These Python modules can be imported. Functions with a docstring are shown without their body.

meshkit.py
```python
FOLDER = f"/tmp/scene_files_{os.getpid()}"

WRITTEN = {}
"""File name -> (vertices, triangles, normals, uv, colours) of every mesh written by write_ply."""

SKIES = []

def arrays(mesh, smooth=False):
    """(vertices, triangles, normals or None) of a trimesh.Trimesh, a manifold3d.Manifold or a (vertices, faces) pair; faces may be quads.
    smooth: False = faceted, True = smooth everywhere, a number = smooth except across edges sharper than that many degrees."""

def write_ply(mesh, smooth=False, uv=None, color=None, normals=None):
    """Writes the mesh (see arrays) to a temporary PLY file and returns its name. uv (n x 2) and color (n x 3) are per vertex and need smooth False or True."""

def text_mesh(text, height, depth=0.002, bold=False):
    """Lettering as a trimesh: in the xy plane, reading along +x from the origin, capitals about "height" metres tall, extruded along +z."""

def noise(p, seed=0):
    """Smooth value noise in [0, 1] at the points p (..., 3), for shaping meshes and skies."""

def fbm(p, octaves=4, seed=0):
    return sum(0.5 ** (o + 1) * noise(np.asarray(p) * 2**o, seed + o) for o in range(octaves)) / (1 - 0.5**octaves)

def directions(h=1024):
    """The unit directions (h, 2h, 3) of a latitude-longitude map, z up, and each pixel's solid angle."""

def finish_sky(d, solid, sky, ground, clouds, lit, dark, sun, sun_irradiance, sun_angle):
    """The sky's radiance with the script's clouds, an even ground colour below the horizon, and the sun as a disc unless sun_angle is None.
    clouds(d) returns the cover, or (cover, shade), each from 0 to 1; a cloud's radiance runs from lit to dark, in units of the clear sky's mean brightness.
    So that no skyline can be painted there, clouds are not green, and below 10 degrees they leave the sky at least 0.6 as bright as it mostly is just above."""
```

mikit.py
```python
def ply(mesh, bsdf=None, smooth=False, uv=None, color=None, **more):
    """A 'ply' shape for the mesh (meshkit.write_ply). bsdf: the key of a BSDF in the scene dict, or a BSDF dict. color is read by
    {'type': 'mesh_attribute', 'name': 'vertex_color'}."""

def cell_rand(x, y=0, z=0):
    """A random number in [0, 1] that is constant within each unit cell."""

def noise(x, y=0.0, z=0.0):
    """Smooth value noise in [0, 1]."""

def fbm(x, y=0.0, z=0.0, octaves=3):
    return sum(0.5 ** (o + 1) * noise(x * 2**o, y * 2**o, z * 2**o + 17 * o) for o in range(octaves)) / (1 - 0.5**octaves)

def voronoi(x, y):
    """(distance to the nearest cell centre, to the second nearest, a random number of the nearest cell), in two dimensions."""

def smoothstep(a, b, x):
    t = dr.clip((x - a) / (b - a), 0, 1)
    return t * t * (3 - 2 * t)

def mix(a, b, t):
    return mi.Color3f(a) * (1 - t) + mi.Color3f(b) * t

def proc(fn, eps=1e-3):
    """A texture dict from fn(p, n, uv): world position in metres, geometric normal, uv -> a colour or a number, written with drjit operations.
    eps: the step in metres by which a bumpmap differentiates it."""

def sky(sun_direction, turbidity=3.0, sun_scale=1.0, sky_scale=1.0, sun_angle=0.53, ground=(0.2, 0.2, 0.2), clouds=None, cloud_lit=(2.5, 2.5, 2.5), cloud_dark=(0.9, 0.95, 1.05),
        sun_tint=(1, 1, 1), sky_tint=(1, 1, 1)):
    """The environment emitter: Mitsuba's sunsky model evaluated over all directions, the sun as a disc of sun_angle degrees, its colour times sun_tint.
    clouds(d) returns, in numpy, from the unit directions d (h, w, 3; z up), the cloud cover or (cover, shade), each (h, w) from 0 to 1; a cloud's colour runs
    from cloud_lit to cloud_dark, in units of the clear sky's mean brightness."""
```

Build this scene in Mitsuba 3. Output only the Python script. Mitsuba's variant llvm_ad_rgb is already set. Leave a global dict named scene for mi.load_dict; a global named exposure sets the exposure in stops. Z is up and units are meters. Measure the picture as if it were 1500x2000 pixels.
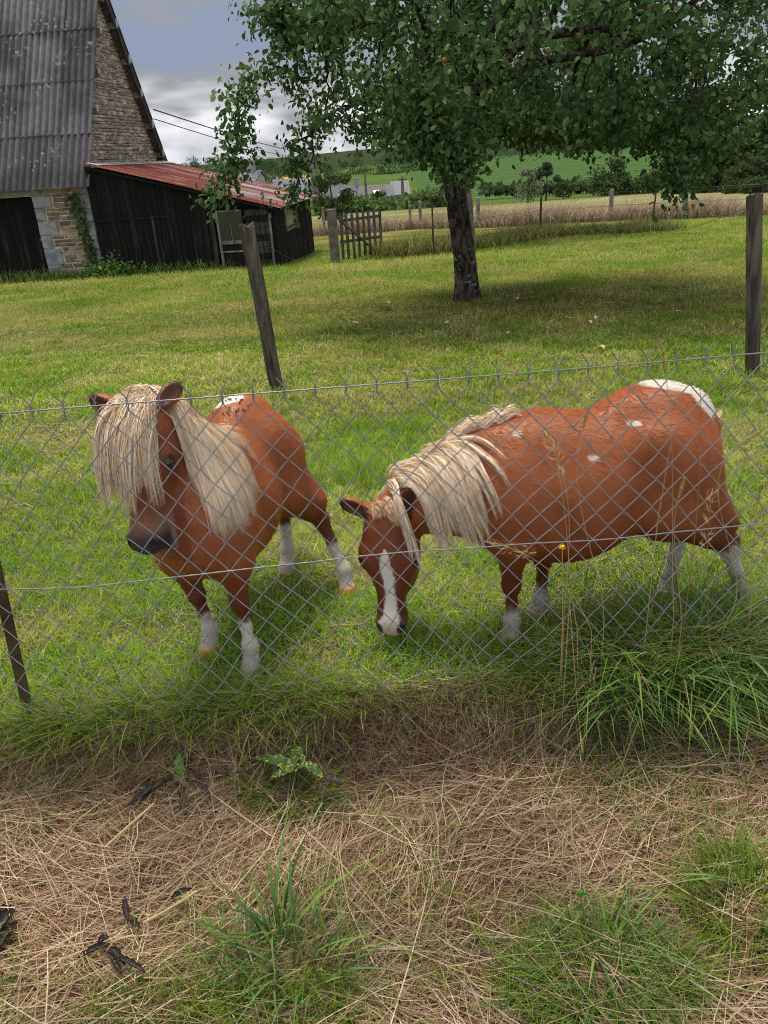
import math, random
import numpy as np, trimesh, drjit as dr, mitsuba as mi
import mikit, meshkit
from mikit import ply, proc, noise, fbm, smoothstep, mix, cell_rand, voronoi

scene, labels = {}, {}
T = mi.ScalarTransform4f
rng = np.random.default_rng(7)
random.seed(7)

# ---------------------------------------------------------------- camera, sky, exposure
def unit(v):
    v = np.asarray(v, float)
    return v / np.linalg.norm(v)
_down = unit([210, 3200, 1500])                     # straight down, in camera axes (right, image-down, forward)
_fwd = unit(np.array([0, 0, 1.0]) - _down[2] * _down)
_right = np.cross(_down, _fwd)
CAM = np.stack([_right, _fwd, -_down])              # camera axes -> world axes
EYE = np.array([0, 0, 1.6])
_m = np.eye(4)
_m[:3, 0], _m[:3, 1], _m[:3, 2], _m[:3, 3] = -CAM[:, 0], -CAM[:, 1], CAM[:, 2], EYE
scene['camera'] = {'type': 'perspective', 'fov': 53.13, 'fov_axis': 'x', 'near_clip': 0.05, 'far_clip': 3000.0, 'to_world': T(_m)}

exposure = 2.8

def clouds(d):
    z = np.maximum(d[..., 2], 0.015)
    q = np.stack([d[..., 0] / (z + 0.22) * 1.6, d[..., 1] / (z + 0.22) * 1.6, z * 1.5], -1)
    n = meshkit.fbm(q + 5.3, 5); e = meshkit.fbm(q * np.array([2.2, 2.2, 7.0]) + 11.0, 4)
    el = np.degrees(np.arcsin(np.clip(d[..., 2], -1, 1)))
    wave = 1.5 * (n - 0.48) + 0.9 * (e - 0.5)
    bank = np.clip(d[..., 1] * 1.6 + 0.35, 0, 1) * np.clip((62 - el) / 22, 0, 1)     # a slate grey bank of cloud stands over the fields to the north
    low = np.clip((4.8 - el + 12 * (e - 0.5)) / 3.4, 0, 1)                             # broken, brighter cloud towards the horizon
    blend = 0.25 + 0.55 * wave + bank * (0.66 + 0.30 * wave) - 1.0 * low * (0.75 + 0.9 * (0.5 - n))
    return np.ones_like(n), np.clip(blend, 0, 1)

scene['sky'] = mikit.sky([-0.16, 0.30, 1.0], turbidity=4, sun_scale=0.42, sun_angle=22, clouds=clouds,
                         cloud_lit=(1.35, 1.37, 1.42), cloud_dark=(0.080, 0.096, 0.129))

# ---------------------------------------------------------------- helpers
def key_for(name):
    if name not in scene and not any(k.startswith(name + '__') for k in scene) and name not in labels:
        return name
    k = 1
    while True:
        n = f'{name}_{k:03d}'
        if n not in scene and n not in labels and not any(q.startswith(n + '__') for q in scene):
            return n
        k += 1

UVM = {}            # finish -> (shared material, tone, warmth): the tone of each piece travels in its uv
_count = {}
def numbered(name):
    n = _count.get(name, 0)
    _count[name] = n + 1
    return name if n == 0 else f'{name}_{n:03d}'

def thing(name, label, cat, group=None):
    key = numbered(name)
    labels[key] = {'label': label, 'category': cat}
    if group: labels[key]['group'] = group
    return key

def put(key, mesh, bsdf, smooth=False, color=None, to_world=None, **more):
    if bsdf in UVM:
        bsdf, lum, warm = UVM[bsdf]; v, f, _ = meshkit.arrays(mesh, smooth)
        d = ply((v, f), bsdf, smooth=smooth is not False, uv=np.tile([lum, warm], (len(v), 1)), **more)
    else:
        d = ply(mesh, bsdf, smooth=smooth, color=color, **more)
    if to_world is not None: d['to_world'] = to_world
    scene[key] = d
    return key

def part(parent, name, mesh, bsdf, smooth=False, color=None, label=None, kind=None, **more):
    key = numbered(parent + '__' + name)
    put(key, mesh, bsdf, smooth, color, **more)
    if label or kind:
        labels[key] = {}
        if label: labels[key]['label'] = label
        if kind: labels[key]['kind'] = kind
    return key

def struct(name, mesh, bsdf, label=None, smooth=False, color=None, kind='structure', cat=None):
    key = numbered(name)
    put(key, mesh, bsdf, smooth, color)
    labels[key] = {'kind': kind}
    if label: labels[key]['label'] = label
    if cat: labels[key]['category'] = cat
    return key

def join(meshes):
    vs, fs, n = [], [], 0
    for m in meshes:
        v, f = (np.asarray(m.vertices), np.asarray(m.faces)) if hasattr(m, 'vertices') else (np.asarray(m[0], float), np.asarray(m[1]))
        if f.shape[1] == 4: f = np.vstack([f[:, [0, 1, 2]], f[:, [0, 2, 3]]])
        vs.append(v); fs.append(f + n); n += len(v)
    return np.vstack(vs), np.vstack(fs)

def basis(x, y, o):
    """4x4 from an x axis, a y axis (z = x cross y) and an origin."""
    m = np.eye(4); m[:3, 0] = x; m[:3, 1] = y; m[:3, 2] = np.cross(x, y); m[:3, 3] = o
    return m

def xf(mesh, m):
    v, f = (mesh.vertices, mesh.faces) if hasattr(mesh, 'vertices') else mesh
    return np.asarray(v) @ m[:3, :3].T + m[:3, 3], np.asarray(f)

def cbox(sx, sy, sz, c=0.0, o=(0, 0, 0)):
    """A box with chamfered edges (c), centred at o."""
    o = np.asarray(o, float)
    if c <= 0:
        b = trimesh.creation.box((sx, sy, sz))
        return np.asarray(b.vertices) + o, np.asarray(b.faces)
    h = np.array([sx, sy, sz]) / 2
    c = min(c, 0.45 * min(sx, sy, sz))
    pts = [np.array(s) * (h - c * (np.arange(3) != k)) for s in np.ndindex(2, 2, 2) for k in range(3)]
    pts = []
    for s in np.ndindex(2, 2, 2):
        s = np.array(s) * 2 - 1
        for k in range(3):
            q = h - c; q = q.copy(); q[k] = h[k]
            pts.append(s * q)
    b = trimesh.PointCloud(pts).convex_hull
    return np.asarray(b.vertices) + o, np.asarray(b.faces)

def tube(points, radii, sides=6, cap=True):
    p = np.asarray(points, float)
    t = np.gradient(p, axis=0); t /= np.linalg.norm(t, axis=1, keepdims=True) + 1e-12
    ref = np.array([0, 0, 1.0]) if abs(t[:, 2]).mean() < 0.8 else np.array([1.0, 0, 0])
    a = np.cross(t, ref); a /= np.linalg.norm(a, axis=1, keepdims=True) + 1e-12
    b = np.cross(t, a)
    ang = np.arange(sides) * 2 * np.pi / sides
    r = np.broadcast_to(radii, (len(p),))[:, None, None]
    v = p[:, None] + r * (np.cos(ang)[None, :, None] * a[:, None] + np.sin(ang)[None, :, None] * b[:, None])
    i, j = np.meshgrid(np.arange(len(p) - 1), np.arange(sides), indexing='ij')
    q = np.stack([i * sides + j, (i + 1) * sides + j, (i + 1) * sides + (j + 1) % sides, i * sides + (j + 1) % sides], -1).reshape(-1, 4)
    f = np.vstack([q[:, [0, 1, 2]], q[:, [0, 2, 3]]])
    v = v.reshape(-1, 3)
    if cap:
        n = len(v); v = np.vstack([v, p[:1], p[-1:]]); k = np.arange(sides); e = (len(p) - 1) * sides
        f = np.vstack([f, np.stack([k, (k + 1) % sides, k * 0 + n], 1), np.stack([e + (k + 1) % sides, e + k, k * 0 + n + 1], 1)])
    return v, f

def tubes(P, R, sides=4):
    """Many polylines (n, s, 3) with radii (n, s) as one mesh, loose ends."""
    n, s, _ = P.shape
    t = np.gradient(P, axis=1); t /= np.linalg.norm(t, axis=2, keepdims=True) + 1e-12
    ref = np.where(np.abs(t[..., 2:]) < 0.9, [0, 0, 1.0], [1.0, 0, 0])
    a = np.cross(t, ref); a /= np.linalg.norm(a, axis=2, keepdims=True) + 1e-12
    b = np.cross(t, a)
    ang = np.arange(sides) * 2 * np.pi / sides
    V = P[:, :, None] + R[:, :, None, None] * (np.cos(ang)[:, None] * a[:, :, None] + np.sin(ang)[:, None] * b[:, :, None])
    i, j = np.meshgrid(np.arange(s - 1), np.arange(sides), indexing='ij')
    q = np.stack([i * sides + j, (i + 1) * sides + j, (i + 1) * sides + (j + 1) % sides, i * sides + (j + 1) % sides], -1).reshape(-1, 4)
    q = np.vstack([q[:, [0, 1, 2]], q[:, [0, 2, 3]]])
    f = (q[None] + (np.arange(n) * s * sides)[:, None, None]).reshape(-1, 3)
    return V.reshape(-1, 3), f

def ribbons(P, W, side):
    """Many flat tapering strips: points (n, s, 3), half widths (n, s), side vectors (n, s, 3) or (n, 1, 3)."""
    n, s, _ = P.shape
    V = np.stack([P - side * W[..., None], P + side * W[..., None]], 2)
    i = np.arange(s - 1)
    q = np.stack([2 * i, 2 * i + 1, 2 * i + 3, 2 * i + 2], -1)
    q = np.vstack([q[:, [0, 1, 2]], q[:, [0, 2, 3]]])
    f = (q[None] + (np.arange(n) * s * 2)[:, None, None]).reshape(-1, 3)
    return V.reshape(-1, 3), f

def ground_z(X, Y):
    """Height of the land: a bank at the fence, a paddock that falls away gently, a valley and the hill beyond it."""
    X, Y = np.asarray(X, float), np.asarray(Y, float)
    z = -0.05 * np.clip(Y - 2.3, 0, None)
    far = np.interp(Y, [0, 150, 175, 250, 330, 420, 600, 900], [0, 0, 0.35, 7.0, 12.6, 18.6, 31.4, 48.5])
    far = far * (1 + 0.06 * np.sin(X * 0.011 + 0.6))
    z = z + far
    front = fence_y(X)
    s = np.clip((front - 0.02 - Y) / 0.22, 0, 1); s = s * s * (3 - 2 * s)
    z = z - s * (0.13 + 0.03 * np.sin(X * 2.1 + 1.0))
    z = z + np.where(Y < 40, 0.018 * (meshkit.fbm(np.stack([X * 2.2, Y * 2.2, X * 0], -1), 3) - 0.5) * 2, 0)
    z = z + np.where((Y < 140), 0.10 * (meshkit.fbm(np.stack([X * 0.25, Y * 0.25, X * 0 + 3], -1), 2) - 0.5) * np.clip((Y - 4) / 10, 0, 1), 0)
    return z

def fence_y(X):
    return 1.985 + 0.06 * (np.asarray(X, float) + 0.9)
def gz(x, y): return float(ground_z(x, y))

MAT = {}
def mat(name, d):
    scene['mat_' + name] = d
    return 'mat_' + name
def vcol(): return {'type': 'mesh_attribute', 'name': 'vertex_color'}
# ---------------------------------------------------------------- materials
def const(name, c, rough=0.7, **kw): return mat(name, {'type': 'twosided', 'bsdf': {'type': 'principled', 'base_color': {'type': 'rgb', 'value': list(c)}, 'roughness': rough, **kw}})
mat('leaf', {'type': 'principledthin', 'base_color': vcol(), 'roughness': 0.42, 'diff_trans': 0.75, 'eta': 1.4})
mat('grass', {'type': 'principledthin', 'base_color': vcol(), 'roughness': 0.55, 'diff_trans': 0.8, 'eta': 1.3})
mat('straw', {'type': 'principledthin', 'base_color': vcol(), 'roughness': 0.6, 'diff_trans': 0.5, 'eta': 1.3})
mat('skin', {'type': 'twosided', 'bsdf': {'type': 'principled', 'base_color': vcol(), 'roughness': 0.5, 'specular': 0.3}})
const('steel', [0.27, 0.30, 0.335], 0.40, metallic=0.5)
def tint(uv): return mix([0.92, 1.0, 1.14], [1.36, 1.0, 0.62], uv.y) * uv.x
def bumped(name, base, height, rough=0.85, eps=2e-3, **kw):
    return mat(name, {'type': 'twosided', 'bsdf': {'type': 'bumpmap', 'scale': 1.0, 'arbitrary': proc(height, eps=eps), 'bsdf': {'type': 'principled', 'base_color': base, 'roughness': rough, 'specular': 0.25, **kw}}})
def stone_c(p, n, uv): return tint(uv) * (0.55 + 0.55 * smoothstep(0.25, 0.75, fbm(p.x * 6, p.y * 6, p.z * 8, 3)) + 0.40 * fbm(p.x * 50, p.y * 50, p.z * 50, 2))
bumped('stone', proc(stone_c), lambda p, n, uv: 0.010 * fbm(p.x * 24, p.y * 24, p.z * 24, 3), 0.9)
def wood_c(p, n, uv):
    g = fbm(p.x * 44, p.y * 44, p.z * 2.4, 4); h = noise(p.x * 7, p.y * 7, p.z * 0.8)
    c = tint(uv) * (0.25 + 1.0 * smoothstep(0.3, 0.75, g) + 0.5 * h)
    w = smoothstep(0.55, 0.70, fbm(p.x * 24, p.y * 24, p.z * 0.9, 3)) * smoothstep(0.6, -1.0, p.z)
    return mix(c, [0.13, 0.115, 0.09], w * 0.32)
bumped('wood', proc(wood_c), lambda p, n, uv: 0.006 * fbm(p.x * 46, p.y * 46, p.z * 3, 3), 0.85)
for nm, base, lum, warm in (('rubble0', 'stone', 0.20, 0.80), ('rubble1', 'stone', 0.155, 0.75), ('rubble2', 'stone', 0.26, 0.80), ('rubble3', 'stone', 0.125, 0.60), ('granite', 'stone', 0.27, 0.06), ('mortar', 'stone', 0.46, 0.60),
        ('gable_mortar', 'stone', 0.20, 0.45), ('gable_stone', 'stone', 0.25, 0.50), ('gable_stone_b', 'stone', 0.36, 0.50), ('concrete', 'stone', 0.21, 0.40), ('post_concrete', 'stone', 0.12, 0.45), ('rust_iron', 'stone', 0.055, 1.1), ('render_white', 'stone', 0.28, 0.15), ('render_grey', 'stone', 0.34, 0.3),
        ('slate', 'stone', 0.145, -0.15), ('brown_slate', 'stone', 0.15, 0.40), ('grey_bark', 'stone', 0.15, 0.45),
        ('black_plank', 'wood', 0.0055, 0.0), ('black_plank_b', 'wood', 0.0095, 0.1), ('grey_plank', 'wood', 0.15, 0.40), ('dark_plank', 'wood', 0.045, 0.35), ('post_wood', 'wood', 0.085, 0.50), ('gate_wood', 'wood', 0.075, 0.40)):
    UVM['mat_' + nm] = ('mat_' + base, lum, warm)
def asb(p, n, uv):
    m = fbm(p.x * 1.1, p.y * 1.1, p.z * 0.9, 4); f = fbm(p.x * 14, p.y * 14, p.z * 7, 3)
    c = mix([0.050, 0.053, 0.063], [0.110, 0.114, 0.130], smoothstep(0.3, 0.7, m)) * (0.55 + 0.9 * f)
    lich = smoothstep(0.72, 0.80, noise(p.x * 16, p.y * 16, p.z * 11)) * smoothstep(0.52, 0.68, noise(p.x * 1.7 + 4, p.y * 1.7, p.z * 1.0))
    c = c * (0.72 + 0.56 * uv.y) * (0.50 + 0.62 * smoothstep(0.05, 0.75, uv.x))                       # valleys of the sheets coloured darker, painting in the shading between ribs
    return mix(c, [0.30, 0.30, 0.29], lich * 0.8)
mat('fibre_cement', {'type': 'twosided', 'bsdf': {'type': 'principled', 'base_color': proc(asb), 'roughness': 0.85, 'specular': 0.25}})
def tin(p, n, uv):
    a = fbm(p.x * 0.8, p.y * 6.0, p.z * 2.0, 4); b = fbm(p.x * 5, p.y * 22, p.z * 9, 3)
    red = mix(mix([0.11, 0.024, 0.021], [0.17, 0.055, 0.047], smoothstep(0.30, 0.70, a)), mix([0.24, 0.26, 0.30], [0.24, 0.105, 0.07], smoothstep(0.35, 0.65, a)), uv.x) * (0.65 + 0.7 * b)
    s = smoothstep(0.62, 0.74, fbm(p.x * 0.9 + 7, p.y * 9.0, p.z * 1.5 + 2, 3) + 0.15 * uv.x)
    return mix(red, [0.30, 0.32, 0.36], s * 0.55)
mat('tin', {'type': 'twosided', 'bsdf': {'type': 'principled', 'base_color': proc(tin), 'roughness': 0.8, 'specular': 0.12}})
UVM['mat_tin_red'] = ('mat_tin', 0.0, 0.0); UVM['mat_tin_faded'] = ('mat_tin', 0.45, 0.0); UVM['mat_tin_silver'] = ('mat_tin', 1.0, 0.0)
def bark(p, n, uv):
    g = fbm(p.x * 26, p.y * 26, p.z * 8, 4); h = noise(p.x * 5, p.y * 5, p.z * 3)
    c = mix([0.018, 0.015, 0.012], [0.095, 0.080, 0.065], smoothstep(0.35, 0.7, g)) * (0.7 + 0.6 * h)
    li = smoothstep(0.70, 0.78, noise(p.x * 30, p.y * 30, p.z * 22)) * smoothstep(0.4, 0.6, noise(p.x * 4 + 9, p.y * 4, p.z * 2))
    return mix(c, [0.28, 0.29, 0.27], li * 0.5)
bumped('bark', proc(bark), lambda p, n, uv: 0.03 * fbm(p.x * 26, p.y * 26, p.z * 8, 3), 0.95, eps=3e-3)
const('render_green', [0.36, 0.44, 0.38]); const('chimney_brick', [0.26, 0.12, 0.08]); const('pale_sheet', [0.17, 0.185, 0.21], 0.8)
const('glass_dark', [0.03, 0.035, 0.04], 0.12, specular=0.7)
const('clip_metal', [0.40, 0.48, 0.58], 0.4, metallic=0.3)
const('car_paint', [0.45, 0.47, 0.49], 0.3, clearcoat=0.8); const('rubber', [0.02, 0.02, 0.02]); const('wire_dark', [0.05, 0.05, 0.055], 0.5, metallic=0.3)
const('petal', [0.85, 0.62, 0.02]); const('fly_black', [0.010, 0.010, 0.012], 0.4); const('stalk', [0.40, 0.31, 0.15], 0.6); const('stalk_rust', [0.36, 0.16, 0.06], 0.6)
const('dead_leaf', [0.022, 0.018, 0.017], 0.6); const('weed_leaf', [0.11, 0.26, 0.045], 0.45); const('apple_skin', [0.26, 0.16, 0.05], 0.35)
const('hoof_amber', [0.52, 0.26, 0.085], 0.5); const('hoof_pale', [0.36, 0.30, 0.23], 0.5)

# the land: verge, paddock, meadow, crops on the hill
def land(p, n, uv):
    x, y = p.x, p.y
    a = fbm(x * 1.1, y * 1.1, 0.0, 4); b = fbm(x * 7, y * 7, 3.0, 3); c = fbm(x * 40, y * 40, 5.0, 2)
    turf = mix([0.085, 0.125, 0.028], [0.19, 0.185, 0.058], smoothstep(0.35, 0.65, a))
    turf = mix(turf, [0.20, 0.16, 0.085], smoothstep(0.55, 0.75, b) * 0.6) * (0.6 + 0.8 * c)
    soil = mix([0.055, 0.036, 0.022], [0.16, 0.105, 0.060], smoothstep(0.3, 0.7, fbm(x * 18, y * 18, 1.0, 3)))
    col = mix(soil, turf, smoothstep(-0.06, 0.02, y - (2.04 + 0.06 * x) + 0.06 * (b - 0.5)))
    q = fbm(x * 0.06, y * 0.06, 9.0, 3)
    meadow = mix([0.17, 0.19, 0.085], [0.24, 0.24, 0.13], smoothstep(0.3, 0.7, q)) * (0.8 + 0.4 * fbm(x * 0.5, y * 1.2, 2.0, 2))
    col = mix(col, meadow, smoothstep(36, 44, y + 3 * (a - 0.5)))
    lush = mix([0.060, 0.115, 0.030], [0.095, 0.155, 0.045], q)
    col = mix(col, lush, smoothstep(92, 97, y - 0.12 * x + 8 * (q - 0.5)))
    rows = 0.82 + 0.36 * smoothstep(0.35, 0.65, 0.5 + 0.5 * dr.sin((y * 0.93 + x * 0.36) * 1.25))
    col = mix(col, mi.Color3f([0.062, 0.122, 0.044]) * rows, smoothstep(168, 172, y) * smoothstep(12, 16, x))
    stubble = mix([0.40, 0.28, 0.11], [0.48, 0.35, 0.16], q)
    hay = smoothstep(255, 257, y) * smoothstep(300, 297, y) * smoothstep(-32, -30, x) * smoothstep(-6, -9, x)
    col = mix(col, stubble, dr.clip(hay, 0, 1))
    return mix(col, [0.040, 0.060, 0.032], smoothstep(345, 352, y + 10 * (q - 0.5)))      # the far woods
mat('land', {'type': 'twosided', 'bsdf': {'type': 'diffuse', 'reflectance': proc(land)}})
# ---------------------------------------------------------------- the land
def sheet(xs, ys):
    X, Y = np.meshgrid(xs, ys)
    V = np.stack([X, Y, ground_z(X, Y)], -1).reshape(-1, 3)
    nx = len(xs); i, j = np.meshgrid(np.arange(len(ys) - 1), np.arange(nx - 1), indexing='ij'); a = (i * nx + j).ravel()
    return V, np.stack([a, a + 1, a + nx + 1, a + nx], -1)
gx = np.r_[-np.geomspace(900, 2.6, 120), np.linspace(-2.5, 2.5, 150), np.geomspace(2.6, 900, 120)]
gy = np.r_[np.linspace(-60, 0, 20), np.linspace(0.15, 1.5, 40), np.linspace(1.52, 2.6, 60), np.geomspace(2.65, 140, 170)]
struct('ground', sheet(gx, gy), 'mat_land', 'grassy paddock and dry mown verge', smooth=True)
struct('hills', sheet(np.linspace(-900, 900, 240), np.geomspace(140, 900, 120)), 'mat_land', 'far side of the valley with green and stubble fields', smooth=True)

# ---------------------------------------------------------------- grass
def blades(base, h, w, azim, lean, col, segs=2, curl=1.0, r=rng, tipcol=1.15):
    """Grass blades as bent tapering strips: base (n, 3), height, width, direction of lean, lean (horizontal reach / height)."""
    n = len(base); t = np.linspace(0, 1, segs + 1)
    d = np.stack([np.cos(azim), np.sin(azim), azim * 0], -1)
    reach = (h * lean)[:, None] * t[None] ** (1 + curl)
    up = h[:, None] * (t[None] - 0.5 * np.clip(lean, 0, 1.6)[:, None] * t[None] ** 2.2 * 0.55)
    P = base[:, None] + d[:, None] * reach[..., None] + np.stack([up * 0, up * 0, up], -1)
    a2 = azim + np.pi / 2 + r.normal(0, 0.7, n)
    side = np.stack([np.cos(a2), np.sin(a2), a2 * 0], -1)[:, None]
    W = w[:, None] * 0.5 * np.interp(t, [0, 0.5, 1], [0.8, 1.0, 0.04])[None]
    m = ribbons(P, W, side)
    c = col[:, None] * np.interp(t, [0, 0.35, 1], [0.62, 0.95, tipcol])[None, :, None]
    return m, np.repeat(c, 2, 1).reshape(-1, 3)

def colour_mix(pal, wts, n, r): return np.asarray(pal)[r.choice(len(pal), n, p=np.asarray(wts) / np.sum(wts))] * (0.75 + 0.5 * r.random((n, 1)))

def scatter(y0, y1, dens, r, margin=0.7, k=0.56):
    A = (k * (y1 ** 2 - y0 ** 2) + 2 * margin * (y1 - y0)); n = int(A * dens)
    Y = y0 + (y1 - y0) * r.random(n * 2); keep = r.random(n * 2) < (k * Y + margin) / (k * y1 + margin); Y = Y[keep][:n]
    X = (2 * r.random(len(Y)) - 1) * (k * Y + margin)
    return X, Y

GREEN = np.array([[0.215, 0.400, 0.048], [0.300, 0.490, 0.064], [0.125, 0.285, 0.036], [0.370, 0.510, 0.078]])
YELL = np.array([[0.44, 0.51, 0.10], [0.52, 0.50, 0.18], [0.64, 0.59, 0.34], [0.38, 0.49, 0.085]])
def turf_colour(X, Y, r):
    P = np.stack([X, Y, X * 0], -1)
    a = meshkit.fbm(P * 0.9 + 2, 3, 4); b = meshkit.fbm(P * 3.1 + 7, 3, 5)
    g = GREEN[r.integers(0, 4, len(X))]; y = YELL[r.integers(0, 4, len(X))]
    t = np.clip((a - 0.45) * 3.2 + (b - 0.5) * 1.6 + 0.22, 0.03, 0.80)
    blend = np.exp(-(((X - 2.2) / 4.2) ** 2 + ((Y - 10.6) / 2.4) ** 2))          # brown patch in the turf under the apple tree
    pick = r.random(len(X)) < t
    c = np.where(pick[:, None], y, g)
    br = (r.random(len(X)) < 0.55 * blend)
    c = np.where(br[:, None], np.array([0.22, 0.18, 0.09]), c)
    return c * (0.72 + 0.56 * r.random((len(X), 1))) * (0.72 + 0.56 * meshkit.fbm(P * 0.55 + 31, 3, 14))[:, None]

def turf(y0, y1, dens, h, w, segs, seed, lean=0.7):
    r = np.random.default_rng(seed)
    X, Y = scatter(y0, y1, dens, r)
    tuft = meshkit.fbm(np.stack([X * 4.0, Y * 4.0, X * 0 + seed], -1), 3, 9)
    keep = (Y > fence_y(X) - 0.10) & (r.random(len(X)) < np.clip(0.25 + 1.6 * tuft, 0, 1)); X, Y, tuft = X[keep], Y[keep], tuft[keep]
    # nothing grows through the barn and the shed
    keep = ~((X < -1.7) & (Y > 21.1) & (Y < 28)); X, Y, tuft = X[keep], Y[keep], tuft[keep]
    n = len(X)
    H = h * (0.45 + 0.9 * r.random(n)) * (0.5 + 1.1 * tuft)
    m, c = blades(np.stack([X, Y, ground_z(X, Y) - 0.004], -1), H, w * (0.7 + 0.6 * r.random(n)), r.random(n) * 6.283, lean * (0.3 + 1.4 * r.random(n)), turf_colour(X, Y, r), segs, r=r)
    return m, c
tf = [turf(1.85, 3.3, 15000, 0.060, 0.0032, 2, 1), turf(3.3, 5.2, 7500, 0.062, 0.0040, 2, 2), turf(5.2, 9, 2600, 0.066, 0.0062, 2, 3), turf(9, 16, 950, 0.075, 0.0105, 1, 4), turf(16, 30, 330, 0.095, 0.018, 1, 5)]
r = np.random.default_rng(66)
for i in range(150):                                  # ranker clumps left standing by the ponies
    cy = 2.6 + 9.0 * r.random() ** 1.3; cx = (2 * r.random() - 1) * (0.56 * cy + 0.4); n = int(40 + 90 * r.random()); k = 0.6 + cy * 0.07
    if abs(cx - 1.4) < 0.5 and cy > 10.8: continue
    a = r.random(n) * 6.283; q = np.sqrt(r.random(n)) * (0.05 + 0.12 * r.random()) * k; X = cx + q * np.cos(a); Y = cy + q * np.sin(a) * 0.8
    tone = GREEN[r.integers(0, 4)] * (0.42 + 0.5 * r.random()) if r.random() < 0.75 else YELL[r.integers(0, 4)] * 0.8
    tf.append(blades(np.stack([X, Y, ground_z(X, Y) - 0.004], -1), (0.045 + 0.05 * r.random()) * k * (0.5 + r.random(n)), 0.0032 * k * (0.7 + 0.6 * r.random(n)), a + r.normal(0, 0.6, n), 0.4 + 0.9 * r.random(n), tone * (0.75 + 0.5 * r.random((n, 1))), 2, r=r))
m = join([a for a, _ in tf]); struct('grass', m, 'mat_grass', 'short patchy paddock grass', color=np.vstack([c for _, c in tf]), kind='stuff', cat='grass')

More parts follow.
